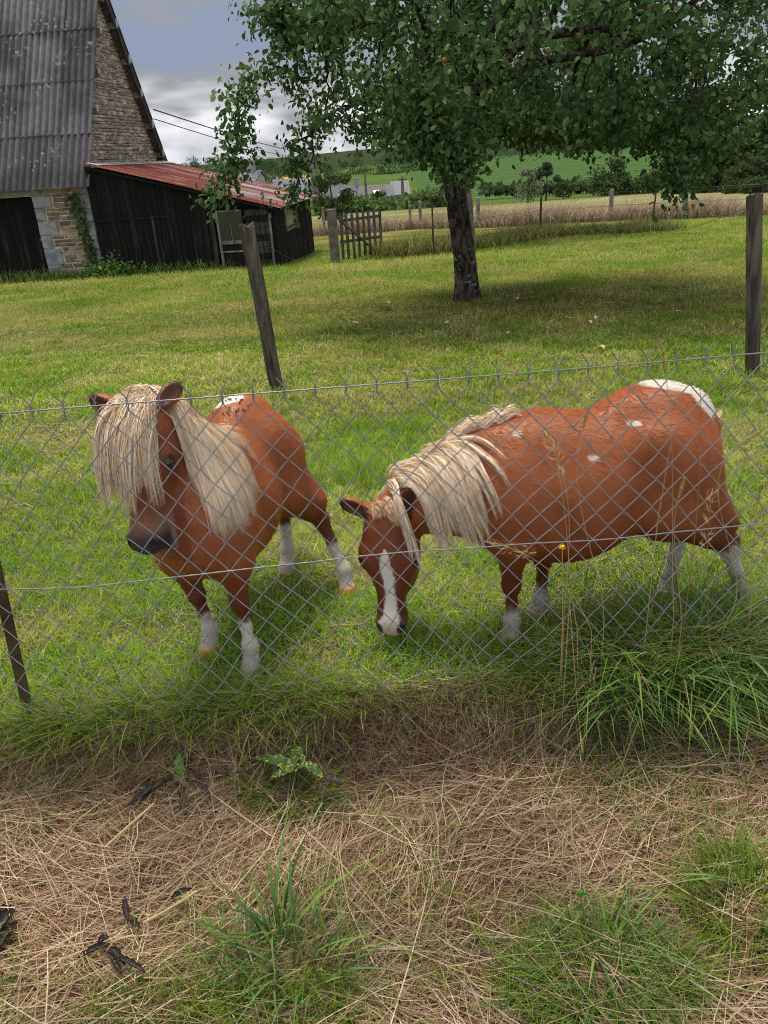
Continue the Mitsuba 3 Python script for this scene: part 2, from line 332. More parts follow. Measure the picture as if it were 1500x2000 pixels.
# cut grass lying about in the paddock
def lying(X, Y, L, w, col, r, lift=0.012, tilt=0.18, azim=None, segs=3, bend=0.25):
    n = len(X); az = r.random(n) * 6.283 if azim is None else azim
    t = np.linspace(-0.5, 0.5, segs + 1)
    d = np.stack([np.cos(az), np.sin(az)], -1); e = np.stack([-np.sin(az), np.cos(az)], -1)
    bow = (r.normal(0, bend, n) * L)[:, None] * (t[None] ** 2 * 4 - 0.3) * 0.5
    xy = np.stack([X, Y], -1)[:, None] + d[:, None] * (L[:, None] * t)[..., None] + e[:, None] * bow[..., None]
    z = ground_z(xy[..., 0], xy[..., 1]) if n < 60000 else ground_z(X, Y)[:, None] + 0 * bow
    tl = r.normal(0, tilt, n)
    z = z + (lift * r.random(n) ** 1.3)[:, None] + np.abs((L * tl)[:, None] * t) 
    P = np.concatenate([xy, z[..., None]], -1)
    a2 = r.random(n) * 6.283
    side = np.stack([-np.sin(az), np.cos(az), np.tan(np.clip(r.normal(0, 0.6, n), -1, 1))], -1); side /= np.linalg.norm(side, axis=1, keepdims=True)
    W = (w * 0.5)[:, None] * np.interp(np.linspace(0, 1, segs + 1), [0, 0.5, 1], [0.9, 1, 0.35])[None]
    m = ribbons(P, W, side[:, None])
    return m, np.repeat(col, 2 * (segs + 1), 0)
STRAW = np.array([[0.45, 0.335, 0.235], [0.56, 0.455, 0.34], [0.32, 0.215, 0.145], [0.17, 0.108, 0.072], [0.70, 0.615, 0.49], [0.38, 0.225, 0.135], [0.47, 0.385, 0.28]]) * [0.80, 0.79, 0.76]
r = np.random.default_rng(12)
out = []
for (y0, y1, dn, L, w) in ((1.95, 3.4, 3400, 0.075, 0.0028), (3.4, 6.0, 950, 0.085, 0.0044), (6.0, 13, 150, 0.10, 0.007)):
    X, Y = scatter(y0, y1, dn, r); k = (Y > fence_y(X) - 0.05) & (r.random(len(X)) < np.clip(2.6 * meshkit.fbm(np.stack([X * 1.6, Y * 1.6, X * 0 + 5], -1), 3, 3) - 0.75, 0.03, 1)); X, Y = X[k], Y[k]; n = len(X)
    out.append(lying(X, Y, L * (0.5 + r.random(n)), w * (0.6 + 0.8 * r.random(n)), colour_mix(STRAW, [2, 3, 1, .4, 2.5, .6, 3], n, r) * 0.9, r, lift=0.035, tilt=0.25))
struct('hay', join([a for a, _ in out]), 'mat_straw', 'pale dry clippings scattered over the paddock', color=np.vstack([c for _, c in out]), kind='stuff', cat='cut grass')

# straw thatch on the mown verge
r = np.random.default_rng(21)
out = []
def verge_pts(n, y0, y1): 
    Y = y0 + (y1 - y0) * r.random(n); X = (2 * r.random(n) - 1) * (0.62 * Y + 0.75); k = Y < fence_y(X) - 0.02; return X[k], Y[k]
for n, L, w, lift, tilt, wt in ((62000, 0.055, 0.0018, 0.020, 0.22, [2, 1, 3, 3, .4, 3, 1]), (34000, 0.10, 0.0018, 0.034, 0.15, [3, 2.5, 2, 1.2, 1.2, 2.2, 2]), (9500, 0.20, 0.0020, 0.046, 0.09, [2, 3, 1, .5, 3, 1, 2]), (1000, 0.34, 0.0024, 0.055, 0.06, [1, 3, .3, .2, 4, .3, 2])):
    X, Y = verge_pts(n, 0.62, 2.12); n = len(X)
    az = r.normal(0.1, 0.75, n) + np.pi * (r.random(n) < 0.5) + 0.8 * (meshkit.fbm(np.stack([X * 2, Y * 2, X * 0], -1), 2, 8) - 0.5) * 4
    out.append(lying(X, Y, L * (0.45 + 1.1 * r.random(n)), w * (0.6 + 0.8 * r.random(n)), colour_mix(STRAW, wt, n, r), r, lift=lift, tilt=tilt, azim=az, segs=2 if L < 0.08 else 3, bend=0.16))
# dead thatch hanging down the face of the bank, darkened to paint its shadow
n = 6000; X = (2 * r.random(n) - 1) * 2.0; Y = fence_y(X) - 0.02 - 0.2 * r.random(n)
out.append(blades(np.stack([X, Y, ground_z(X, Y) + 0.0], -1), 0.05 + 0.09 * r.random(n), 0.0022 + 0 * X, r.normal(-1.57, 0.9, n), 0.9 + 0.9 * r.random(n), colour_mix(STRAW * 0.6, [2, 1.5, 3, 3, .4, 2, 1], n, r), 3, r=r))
for m_, c_ in out[:4]: c_ *= np.repeat(np.clip(0.55 + 1.0 * meshkit.fbm(m_[0] * [3.2, 3.2, 0] + 4, 3, 6), 0.3, 1.25), 1)[:, None]
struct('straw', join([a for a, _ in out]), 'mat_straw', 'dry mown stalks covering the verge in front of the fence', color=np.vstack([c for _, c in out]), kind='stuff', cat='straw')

# sparse green blades coming up through the straw, and the fringe of uncut grass along the fence
r = np.random.default_rng(33)
out = []
def patch(cx, cy, rx, ry, n, h, w, lean, pal=GREEN * 0.85, dirs=None, segs=4, wt=None):
    a = r.random(n) * 6.283; q = np.sqrt(r.random(n)); X = cx + rx * q * np.cos(a); Y = cy + ry * q * np.sin(a)
    az = a + r.normal(0, 0.8, n) if dirs is None else r.normal(dirs, 0.7, n)
    col = colour_mix(pal, wt or [1] * len(pal), n, r)
    return blades(np.stack([X, Y, ground_z(X, Y) - 0.005], -1), h * (0.4 + 0.9 * r.random(n)), w * (0.6 + 0.7 * r.random(n)), az, np.minimum(lean * (0.3 + 1.2 * r.random(n)), 1.7), col, segs, r=r)
X, Y = verge_pts(9000, 0.7, 2.05); g = meshkit.fbm(np.stack([X * 2.6, Y * 2.6, X * 0 + 1], -1), 3, 2); k = r.random(len(X)) < np.clip((g - 0.47) * 5, 0.015, 1); X, Y = X[k], Y[k]; n = len(X)
out.append(blades(np.stack([X, Y, ground_z(X, Y)], -1), 0.04 + 0.09 * r.random(n), 0.0028 + 0 * X, r.random(n) * 6.283, 0.5 + r.random(n), colour_mix(GREEN * 0.6, [1, 1, 1, 1], n, r), 3, r=r))
n = 11000; X = -2.0 + 4.2 * r.random(n); Y = fence_y(X) + r.normal(-0.02, 0.06, n); tall = 0.25 + 1.1 * meshkit.fbm(np.stack([X * 3, X * 0, X * 0], -1), 2, 3) + 0.35 * np.clip((X - 0.1) / 0.6, 0, 1)
pal = np.vstack([GREEN * 0.62, STRAW[[0, 1, 6]] * 0.9])
out.append(blades(np.stack([X, Y, ground_z(X, Y) - 0.005], -1), (0.06 + 0.13 * r.random(n)) * tall, 0.0026 + 0.002 * r.random(n), r.normal(-1.57, 1.3, n), 0.5 + 1.1 * r.random(n), colour_mix(pal, [3, 3, 3, 2, 1.2, 1, 1.2], n, r), 4, r=r))
n = 2600; X = 0.62 + 1.1 * r.random(n); Y = fence_y(X) + r.normal(0.0, 0.10, n)
out.append(blades(np.stack([X, Y, ground_z(X, Y) - 0.005], -1), 0.10 + 0.26 * r.random(n) ** 1.5, 0.0028 + 0.002 * r.random(n), r.normal(-1.2, 1.5, n), 0.4 + 1.1 * r.random(n), colour_mix(pal, [3, 2, 3, 1.5, 1.6, 1.3, 1.4], n, r), 5, r=r))
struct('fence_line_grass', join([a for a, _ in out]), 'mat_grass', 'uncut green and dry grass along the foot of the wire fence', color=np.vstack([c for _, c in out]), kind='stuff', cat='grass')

def tuft(label, parts_, group=None):
    k = thing('grass_tuft', label, 'grass tuft', group)
    put(k, join([a for a, _ in parts_]), 'mat_grass', color=np.vstack([c for _, c in parts_])); return k
BLUEG = np.array([[0.125, 0.250, 0.082], [0.175, 0.320, 0.120], [0.100, 0.200, 0.055], [0.22, 0.34, 0.09]])
tuft('tall tuft of long arching blue green blades hanging over the bank by the fence', [patch(0.93, 2.02, 0.18, 0.10, 420, 0.30, 0.0065, 1.1, BLUEG, segs=7), patch(1.18, 2.05, 0.24, 0.10, 420, 0.28, 0.0060, 1.1, BLUEG, segs=7), patch(0.95, 1.97, 0.22, 0.06, 90, 0.31, 0.0095, 1.2, BLUEG, dirs=-1.55, segs=8), patch(1.22, 2.0, 0.18, 0.06, 70, 0.31, 0.0095, 1.2, BLUEG, dirs=-1.3, segs=8), patch(0.68, 1.95, 0.13, 0.06, 120, 0.26, 0.006, 1.2, BLUEG, dirs=-1.8, segs=7)])
tuft('upright tuft of broad dark green blades rising out of the straw', [patch(-0.30, 1.20, 0.17, 0.08, 150, 0.17, 0.0055, 0.9, BLUEG * 0.9, segs=6), patch(-0.33, 1.28, 0.05, 0.03, 26, 0.26, 0.008, 0.7, BLUEG, segs=6), patch(-0.33, 1.09, 0.19, 0.06, 1100, 0.08, 0.0030, 0.8, GREEN * 0.5, segs=4)])
tuft('dense bright green cushion of fine grass on the verge', [patch(0.42, 1.13, 0.21, 0.11, 2300, 0.085, 0.0030, 1.0, np.vstack([GREEN * 0.55, BLUEG * 0.8]), segs=4), patch(0.46, 1.20, 0.12, 0.05, 80, 0.13, 0.0055, 1.0, BLUEG, segs=5)])
tuft('green grass patch at the right edge of the verge', [patch(0.82, 1.27, 0.14, 0.14, 900, 0.10, 0.0036, 1.0, GREEN * 0.55, segs=4), patch(0.86, 1.36, 0.08, 0.06, 30, 0.17, 0.006, 0.8, BLUEG, segs=5)])
tuft('small green tuft around the spotted leaves below the fence', [patch(-0.33, 1.72, 0.13, 0.08, 700, 0.085, 0.003, 0.9, GREEN * 0.5, segs=4)])
tuft('thin green grass patch at the left edge of the straw', [patch(-1.02, 1.72, 0.16, 0.14, 500, 0.06, 0.0028, 0.9, GREEN * 0.5, segs=3)])
tuft('low patch of dark green blades at the near edge left of the broad tuft', [patch(-0.56, 1.10, 0.17, 0.05, 700, 0.07, 0.003, 0.9, GREEN * 0.5, segs=3)])
tuft('yellow green clump of longer grass in the paddock between the two ponies', [patch(-0.05, 4.05, 0.22, 0.16, 420, 0.17, 0.004, 0.7, np.vstack([GREEN, YELL[:1]]), segs=4)])

# tall dry grass and weeds along the far fences
r = np.random.default_rng(44)
def band(pts, wid, n, h, w, pal, wt, seed):
    pts = np.asarray(pts, float); u = r.random(n) * (len(pts) - 1); i = np.minimum(u.astype(int), len(pts) - 2); f = (u - i)[:, None]
    q = pts[i] * (1 - f) + pts[i + 1] * f; X = q[:, 0] + r.normal(0, 0.3, n); Y = q[:, 1] + r.normal(0, wid, n)
    k = meshkit.fbm(np.stack([X * 0.55, Y * 0.55, X * 0], -1), 3, seed); H = h * (0.35 + 0.8 * r.random(n)) * (0.45 + 1.1 * k)
    return blades(np.stack([X, Y, ground_z(X, Y) - 0.02], -1), H, w * (0.6 + 0.8 * r.random(n)), r.random(n) * 6.283, 0.25 + 0.5 * r.random(n), colour_mix(pal, wt, n, r), 2, r=r)
DRY = np.array([[0.40, 0.31, 0.24], [0.54, 0.46, 0.35], [0.30, 0.22, 0.17], [0.37, 0.36, 0.19], [0.26, 0.30, 0.12]])
a = band([(-3.5, 39.6), (0, 39.2), (2.7, 39.9), (5.5, 36.6), (10.4, 35.4), (13, 32.6), (17, 30.6)], 0.75, 15000, 0.80, 0.022, DRY, [3, 3, 3, 1, .5], 3)
b = band([(5, 36), (10, 35), (14, 32)], 0.7, 6000, 0.95, 0.022, DRY, [4, 4, 3, .5, .2], 6)
struct('dry_grass', join([a[0], b[0]]), 'mat_grass', 'tall reddish dry grass along the far fence', color=np.vstack([a[1], b[1]]), kind='stuff', cat='grass')
WEED = np.array([[0.10, 0.14, 0.045], [0.20, 0.24, 0.075], [0.27, 0.22, 0.11], [0.34, 0.34, 0.12]])
a = band([(0.4, 22.0), (2.0, 22.4), (4.2, 24.2), (6.0, 26.2), (8.6, 25.6), (9.3, 25.9)], 0.55, 13000, 0.48, 0.020, WEED, [3, 3, 2, 2], 4)
b = band([(-3.8, 21.1), (-6.8, 21.4), (-9.5, 21.3)], 0.22, 1500, 0.32, 0.02, WEED * [1, 1.3, 1], [3, 2, 1, 1], 5)
struct('ditch_grass', join([a[0], b[0]]), 'mat_grass', 'rough dark grass along the shallow ditch and the barn wall', color=np.vstack([a[1], b[1]]), kind='stuff', cat='grass')
# ---------------------------------------------------------------- barn
r = np.random.default_rng(3)
th = math.radians(-5.0)
BU = np.array([math.cos(th), math.sin(th), 0.0]); BV = np.array([-math.sin(th), math.cos(th), 0.0]); BA = np.array([-7.08, 21.60, 0.0]); ZZ = np.array([0, 0, 1.0])
def bar(s, t, z): return BA - BU * s + BV * t + ZZ * z         # s: along the front to the left, t: back along the gable
MB_ = np.eye(4); MB_[:3, 0] = -BU; MB_[:3, 1] = BV; MB_[:3, 2] = ZZ; MB_[:3, 3] = BA
def bxf(m):
    v, f = m if isinstance(m, tuple) else (m.vertices, m.faces)
    return np.asarray(v) @ MB_[:3, :3].T + MB_[:3, 3], np.asarray(f)[:, ::-1]
barn = thing('barn', 'old stone barn with steep grey corrugated roof and dark door', 'barn')
ZG, EAVE, APEX, WG = -1.15, 1.50, 6.02, 6.1
# walls behind the facing stones
wallp = part(barn, 'wall', join([bxf(cbox(1.48, 0.45, EAVE - ZG, o=(0.74, 0.245, (EAVE + ZG) / 2))), bxf(cbox(5.0, 0.45, EAVE - ZG, o=(6.2, 0.245, (EAVE + ZG) / 2))), bxf(cbox(2.3, 0.45, 0.4, o=(2.6, 0.245, 1.30)))]), 'mat_mortar')
gp = trimesh.creation.extrude_polygon(__import__('shapely').Polygon([(0.02, ZG), (WG, ZG), (WG, EAVE), (WG / 2, APEX - 0.06), (0.02, EAVE)]), 0.40, engine='earcut')
gv = np.asarray(gp.vertices); part(barn, 'gable_wall', bxf((np.stack([gv[:, 2] + 0.012, gv[:, 0], gv[:, 1]], -1), np.asarray(gp.faces))), 'mat_gable_mortar')

def rock(sx, sy, sz, o, rr, c=0.012, wob=0.008):
    v, f = cbox(sx, sy, sz, c)
    return v + rr.normal(0, wob, v.shape) * [1, 0.35, 0.8] + np.asarray(o), f
jamb = [(-1.10, -0.62, 0.36), (-0.62, -0.20, 0.50), (-0.20, 0.13, 0.30), (0.13, 0.50, 0.55), (0.50, 0.80, 0.28), (0.80, 1.12, 0.52)]
corner = [(-0.72, -0.30, 0.34), (-0.30, 0.05, 0.16), (0.05, 0.40, 0.36), (0.40, 0.72, 0.15), (0.72, 1.08, 0.40), (1.08, 1.32, 0.18), (1.32, 1.50, 0.50)]
for z0, z1, w in jamb:
    w -= 0.03; part(wallp, 'stone', bxf(rock(w, 0.26, z1 - z0 - 0.014, (1.50 - w / 2, 0.10, (z0 + z1) / 2), r, 0.014, 0.004)), 'mat_granite')
for z0, z1, w in corner:
    part(wallp, 'stone', bxf(rock(w, 0.26, z1 - z0 - 0.014, (w / 2 - 0.02, 0.10, (z0 + z1) / 2), r, 0.014, 0.004)), 'mat_granite')
part(wallp, 'lintel', bxf(rock(2.75, 0.30, 0.36, (2.62, 0.11, 1.30), r, 0.02, 0.004)), 'mat_granite')
z = -1.10
while z < EAVE - 0.06:
    low = z < -0.70
    h = (0.12 + 0.09 * r.random()) if low else 0.085 + 0.05 * r.random()
    h = min(h, EAVE - z)
    zm = z + h / 2
    right = 0.05 if low else next((w for a, b, w in corner if a <= zm < b), 0.2)
    left = 1.50 - next((w for a, b, w in jamb if a <= zm < b), 0.0) - 0.01
    if zm > 1.12: left = 1.24
    x = right + 0.012
    while x < left - 0.03:
        L = (0.13 + 0.22 * r.random()) if low else 0.12 + 0.40 * r.random() ** 1.4
        if left - x - L < 0.10: L = left - x
        if not (0.30 < zm < 0.40 and 0.40 < x < 0.56):
            part(wallp, 'stone', bxf(rock(L - 0.020, 0.20 + 0.03 * r.random(), h - 0.020, (x + L / 2, 0.11 - 0.012 * r.random(), zm), r, 0.022 if low else 0.013, 0.007)), f'mat_rubble{r.integers(0, 4)}')
        else:
            L = 0.14
        x += L
    z += h
# far front wall, left of the door, and the gable: coursed stones as one mass each
def courses(s_of, z0, z1, x0f, x1f, hmin, hvar, lmin, lvar, depth):
    out = []; z = z0
    while z < z1:
        h = hmin + hvar * r.random(); x, xe = x0f(z + h), x1f(z + h)
        while x < xe - 0.05:
            L = min(lmin + lvar * r.random(), xe - x)
            m = rock(L - 0.016, depth, h - 0.016, (0, 0, 0), r, 0.018, 0.008); out.append((m[0] + s_of(x + L / 2, z + h / 2), m[1])); x += L
        z += h
    return join(out)
part(barn, 'far_wall_stones', bxf(courses(lambda x, z: (x, 0.10 - 0.01 * r.random(), z), ZG, EAVE, lambda z: 3.75, lambda z: 8.6, 0.09, 0.06, 0.15, 0.35, 0.22)), 'mat_rubble1', kind='stuff')
def gable_rock(x, z): return (x, 0.0, z)
tones = [[], []]; z = EAVE - 0.1
while z < APEX - 0.2:
    h = 0.06 + 0.075 * r.random(); f = (z + h - EAVE) / (APEX - EAVE) * WG / 2; x, xe = max(0.03, f), min(WG - 0.03, WG - f)
    while x < xe - 0.05:
        L = min(0.10 + 0.34 * r.random() ** 1.5, xe - x); n_ = 1 if (h < 0.10 or r.random() < 0.6) else 2
        for q in range(n_):
            hh = h / n_; m = rock(L - 0.014, 0.10 + 0.03 * r.random(), hh - 0.014, (0, 0, 0), r, 0.020, 0.012); v = m[0] + np.array([x + L / 2, 0.0, z + hh * (q + 0.5) + r.normal(0, 0.006)])
            tones[int(r.random() < 0.35)].append((np.stack([v[:, 1] + 0.02, v[:, 0], v[:, 2]], -1), m[1][:, ::-1]))
        x += L
    z += h
for t_, m_ in zip(tones, ('mat_gable_stone', 'mat_gable_stone_b')): part(barn, 'gable_stones', bxf(join(t_)), m_, kind='stuff')
# door
door = part(barn, 'door', bxf(cbox(2.26, 0.05, 2.3, o=(2.62, 0.34, -0.02))), 'mat_black_plank', label='dark plank barn door')
for i in range(12):
    part(door, 'plank', bxf(cbox(0.182, 0.03, 2.24, 0.006, o=(1.56 + 0.188 * i + 0.02, 0.302 + 0.004 * r.random(), -0.03))), 'mat_black_plank' if i % 3 else 'mat_black_plank_b')
part(door, 'hinge', bxf(cbox(0.16, 0.012, 0.035, 0.004, o=(1.62, 0.28, 0.02))), 'mat_concrete')
# roof: overlapping corrugated sheets
def corrugated(width, length, pitch, amp, thick, phase=0.0, per=8):
    nx = int(width / pitch * per); x = np.linspace(0, width, nx + 1); y = np.linspace(0, length, 3)
    z = amp * np.sin(2 * np.pi * x / pitch + phase)
    X, Y = np.meshgrid(x, y); Z = np.repeat(z[None], 3, 0)
    up = np.stack([X, Y, Z + thick], -1).reshape(-1, 3); lo = np.stack([X, Y, Z], -1).reshape(-1, 3); n = nx + 1
    i, j = np.meshgrid(np.arange(2), np.arange(nx), indexing='ij'); a = (i * n + j).ravel(); q = np.stack([a, a + 1, a + n + 1, a + n], -1)
    N = len(up); f = [q, q[:, ::-1] + N]
    for row in (0, 2):
        k = np.arange(nx) + row * n; e = np.stack([k, k + N, k + 1 + N, k + 1], -1); f.append(e if row == 0 else e[:, ::-1])
    for col in (0, nx):
        k = np.arange(2) * n + col; e = np.stack([k, k + n, k + n + N, k + N], -1); f.append(e if col == 0 else e[:, ::-1])
    f = np.vstack(f)
    return np.vstack([up, lo]), np.vstack([f[:, [0, 1, 2]], f[:, [0, 2, 3]]])
slope = math.atan2(APEX - EAVE, WG / 2); SL = math.hypot(APEX - EAVE, WG / 2) + 0.34
down_ = np.array([0, -math.cos(slope), -math.sin(slope)]); up_ = -down_
roof = part(barn, 'roof', bxf(cbox(9.2, SL, 0.02, o=(0, 0, 0)) if False else (lambda m: (m[0] @ np.stack([[1, 0, 0], up_, np.cross([1, 0, 0], up_)]) + np.array([4.4, WG / 4 - 0.10, (EAVE + APEX) / 2 - 0.06]), m[1]))(cbox(9.1, SL, 0.03))), 'mat_dark_plank')
nrm = np.cross([1, 0, 0], up_)
rows_, L0 = 4, 1.62
for row in range(rows_):
    for c in range(8):
        m = corrugated(0.95, L0, 0.177, 0.030, 0.007, phase=r.normal(0, 0.15))
        tw = r.normal(0, 0.006); v = m[0] * [1, 1, 1]; v[:, 0] += tw * v[:, 1]
        o = np.array([-0.22 + 0.885 * c + r.normal(0, 0.006), -0.26, EAVE - 0.30]) + up_ * (row * 1.50 + r.normal(0, 0.012)) + nrm * (0.07 + 0.014 * (row % 2) * 0 + 0.009 * (c % 2))
        lift = v[:, 1:2] * (-0.022 / L0) + 0.022
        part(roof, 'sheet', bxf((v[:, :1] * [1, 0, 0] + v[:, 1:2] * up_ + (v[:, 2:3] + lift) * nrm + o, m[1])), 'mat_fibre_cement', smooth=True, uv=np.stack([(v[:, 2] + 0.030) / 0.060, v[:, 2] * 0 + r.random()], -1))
# back slope, verge boards and purlin ends
up2 = np.array([0, math.cos(slope), -math.sin(slope)]); n2 = np.cross(up2, [1, 0, 0]) * 1.0
if n2[2] < 0: n2 = -n2
m = cbox(9.3, SL, 0.05)
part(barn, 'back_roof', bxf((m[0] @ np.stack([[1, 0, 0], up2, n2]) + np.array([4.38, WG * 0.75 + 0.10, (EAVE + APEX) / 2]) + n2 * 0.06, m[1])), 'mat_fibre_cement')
m = cbox(0.05, SL, 0.20, 0.008)
vb = part(barn, 'verge_board', bxf((m[0] @ np.stack([[1, 0, 0], up2, n2]) + np.array([-0.24, WG * 0.75 + 0.06, (EAVE + APEX) / 2 - 0.03]) - n2 * 0.06, m[1])), 'mat_dark_plank')
part(barn, 'soffit', bxf((cbox(0.22, SL, 0.02)[0] @ np.stack([[1, 0, 0], up2, n2]) + np.array([-0.10, WG * 0.75 + 0.06, (EAVE + APEX) / 2]) + n2 * 0.01, m[1] if False else cbox(0.22, SL, 0.02)[1])), 'mat_grey_plank')
for f in (0.12, 0.30, 0.48, 0.66, 0.84):
    c = np.array([0, WG - f * WG / 2, EAVE + f * (APEX - EAVE)])
    pu = part(barn, 'purlin', bxf(cbox(0.30, 0.14, 0.16, 0.01, o=c + [-0.14, 0.02, -0.10])), 'mat_grey_plank')
    m = cbox(0.014, 0.13, 0.19, 0.003); part(pu, 'clip', bxf((m[0] + c + [-0.285, 0.05, -0.03], m[1])), 'mat_clip_metal')
for f in (0.36, 0.56, 0.78, 0.97):
    c = np.array([0, f * WG / 2, EAVE + f * (APEX - EAVE)])
    pu = part(barn, 'purlin', bxf(cbox(0.24, 0.14, 0.16, 0.01, o=c + [-0.11, 0.06, -0.12])), 'mat_grey_plank')
    part(pu, 'clip', bxf(cbox(0.014, 0.10, 0.15, 0.003, o=c + [-0.235, 0.04, -0.06])), 'mat_clip_metal')

# ivy on the barn corner
def leaf_cloud(C, N, size, cols, r, droop=0.4, fold=0.25):
    """Pointed leaves (four triangles each) at centres C facing roughly N."""
    n = len(C); t = r.normal(0, 1, (n, 3)); t[:, 2] -= droop * 2; t -= (t * N).sum(1, keepdims=True) * N; t /= np.linalg.norm(t, axis=1, keepdims=True) + 1e-9
    s = np.cross(N, t); L = size * (0.6 + 0.8 * r.random((n, 1))); w = L * (0.26 + 0.08 * r.random((n, 1)))
    b = C; m1 = C + t * L * 0.5 - N * L * 0.06; tip = C + t * L - N * L * 0.22; up = N * w * fold
    l, l2 = C + t * L * 0.30 + s * w + up, C + t * L * 0.68 + s * w * 0.82 + up * 0.5
    rr, r2 = C + t * L * 0.30 - s * w + up, C + t * L * 0.68 - s * w * 0.82 + up * 0.5
    V = np.stack([b, l, l2, tip, r2, rr, m1], 1).reshape(-1, 3)
    f = np.array([[0, 6, 1], [1, 6, 2], [2, 6, 3], [0, 5, 6], [5, 4, 6], [4, 3, 6]])
    F = (f[None] + (np.arange(n) * 7)[:, None, None]).reshape(-1, 3)
    return (V, F), np.repeat(cols, 7, 0)
n = 800
zz = -1.0 + 2.1 * r.random(n) ** 0.9; sx = np.interp(zz, [-1.0, 0.2, 1.1], [0.16, 0.27, 0.36]) + r.normal(0, 1, n) * np.interp(zz, [-1, -0.3, 0.4, 1.1], [0.13, 0.055, 0.07, 0.10])
C = np.stack([sx, -0.03 - 0.10 * r.random(n), zz], -1); C = C @ MB_[:3, :3].T + MB_[:3, 3]
N = -BV + r.normal(0, 0.55, (n, 3)) + [0, 0, 0.3]; N /= np.linalg.norm(N, axis=1, keepdims=True)
m, c = leaf_cloud(C, N, 0.085, colour_mix([[0.10, 0.15, 0.07], [0.17, 0.22, 0.12], [0.07, 0.11, 0.05]], [2, 1, 2], n, r), r)
k = thing('ivy', 'strip of ivy climbing the granite corner of the barn', 'ivy'); put(k, m, 'mat_leaf', color=c); labels[k]['kind'] = 'stuff'

# ---------------------------------------------------------------- lean-to shed
shed = thing('shed', 'black plank lean-to shed with rusty red corrugated roof', 'shed')
SA, SB, SC = np.array([-6.98, 21.44]), np.array([-2.30, 21.10]), np.array([-1.76, 27.0])
RT0, RT1, RL0, RL1 = np.array([-6.90, 21.32, 1.74]), np.array([-6.25, 27.35, 1.70]), np.array([-2.18, 20.86, 0.50]), np.array([-1.60, 27.2, 0.40])
def roof_z(x, y):
    A = np.array([[RT0[0], RT0[1], 1], [RL0[0], RL0[1], 1], [RL1[0], RL1[1], 1]]); a, b, c = np.linalg.solve(A, [RT0[2], RL0[2], RL1[2]]); return a * x + b * y + c
def wall_planks(P0, P1, holes, n, frame, seed):
    rr = np.random.default_rng(seed); d = P1 - P0; Lw = np.linalg.norm(d); d = d / Lw; out = np.array([d[1], -d[0]]); x = 0.0
    ang = math.atan2(d[1], d[0]); R = np.array([[math.cos(ang), math.sin(ang), 0], [-math.sin(ang), math.cos(ang), 0], [0, 0, 1]])
    while x < Lw - 0.02:
        w = min(0.12 + 0.07 * rr.random(), Lw - x); mid = P0 + d * (x + w / 2); zt = roof_z(*mid) - 0.03; zb = gz(*mid) - 0.04
        spans = [(zb, zt)]
        for (h0, h1, hz0, hz1) in holes:
            if h0 - 0.01 < x + w / 2 < h1 + 0.01: spans = [s for a, b in spans for s in ((a, min(b, hz0)), (max(a, hz1), b)) if s[1] - s[0] > 0.05]
        for a, b in spans:
            m = cbox(w - 0.008, 0.028, b - a, 0.005, o=(0, 0, 0))
            o = np.r_[mid + out * (0.02 * rr.random()), (a + b) / 2]
            v = m[0].copy(); v[:, 2] += np.where(v[:, 2] < 0, rr.normal(0, 0.02), 0)
            part(frame, 'plank', (v @ R + o, m[1]), 'mat_black_plank' if rr.random() < 0.7 else 'mat_black_plank_b')
        x += w
    return d, out, R
def on_wall(P0, d, out, R, x, z, sx, sz, dep=0.05, off=0.0, c=0.006):
    m = cbox(sx, dep, sz, c); mid = P0 + d * x + out * off; return m[0] @ R + np.r_[mid, z], m[1]
LAB = np.linalg.norm(SB - SA)
d0_, d1_ = 3.17, 4.58          # door position along the front
front = part(shed, 'front_wall', on_wall(SA, (SB - SA) / LAB, np.array([(SB - SA)[1], -(SB - SA)[0]]) / LAB, np.eye(3), LAB / 2, -0.5, 0.05, 0.05), 'mat_black_plank')
d, o_, R = wall_planks(SA, SB, [(d0_, d1_, -1.3, 0.55)], 30, front, 5)
part(front, 'rail', on_wall(SA, d, o_, R, 1.05, 0.42, 2.0, 0.05, 0.03, 0.035), 'mat_black_plank_b')
part(front, 'batten', on_wall(SA, d, o_, R, 1.52, -0.25, 0.07, 1.45, 0.03, 0.035), 'mat_dark_plank')
part(front, 'batten', on_wall(SA, d, o_, R, 3.05, -0.30, 0.10, 1.5, 0.03, 0.035), 'mat_dark_plank')
# backing so that no light shows between the planks
bk = []
for P0, P1, off in ((SA, SB, -0.08), (SB, SC, -0.08)):
    dd = (P1 - P0) / np.linalg.norm(P1 - P0); oo = np.array([dd[1], -dd[0]]); q0, q1 = P0 + oo * off, P1 + oo * off
    v = [(*q0, -1.5), (*q1, -1.5), (*q1, roof_z(*q1) - 0.08), (*q0, roof_z(*q0) - 0.08)]; bk.append((np.array(v), np.array([[0, 1, 2, 3]])))
# door: weathered glazed top, boarded bottom
dr_ = part(shed, 'door', on_wall(SA, d, o_, R, (d0_ + d1_) / 2 + 0.36, -0.22, 0.62, 1.40, 0.03, -0.03), 'mat_dark_plank', label='weathered boarded shed door')
for i in range(9):
    part(dr_, 'board', on_wall(SA, d, o_, R, (d0_ + d1_) / 2 + 0.36, -0.84 + 0.155 * i, 0.64, 0.143, 0.025, 0.0 + 0.006 * r.random()), ['mat_dark_plank', 'mat_black_plank_b', 'mat_dark_plank'][i % 3])
gl = part(shed, 'glazed_door', on_wall(SA, d, o_, R, d0_ + 0.04, -0.23, 0.065, 1.45, 0.06, 0.03), 'mat_grey_plank', label='grey half glazed door leaf with thin glazing bar')
part(gl, 'stile', on_wall(SA, d, o_, R, d0_ + 0.66, -0.20, 0.05, 1.40, 0.05, 0.02), 'mat_dark_plank')
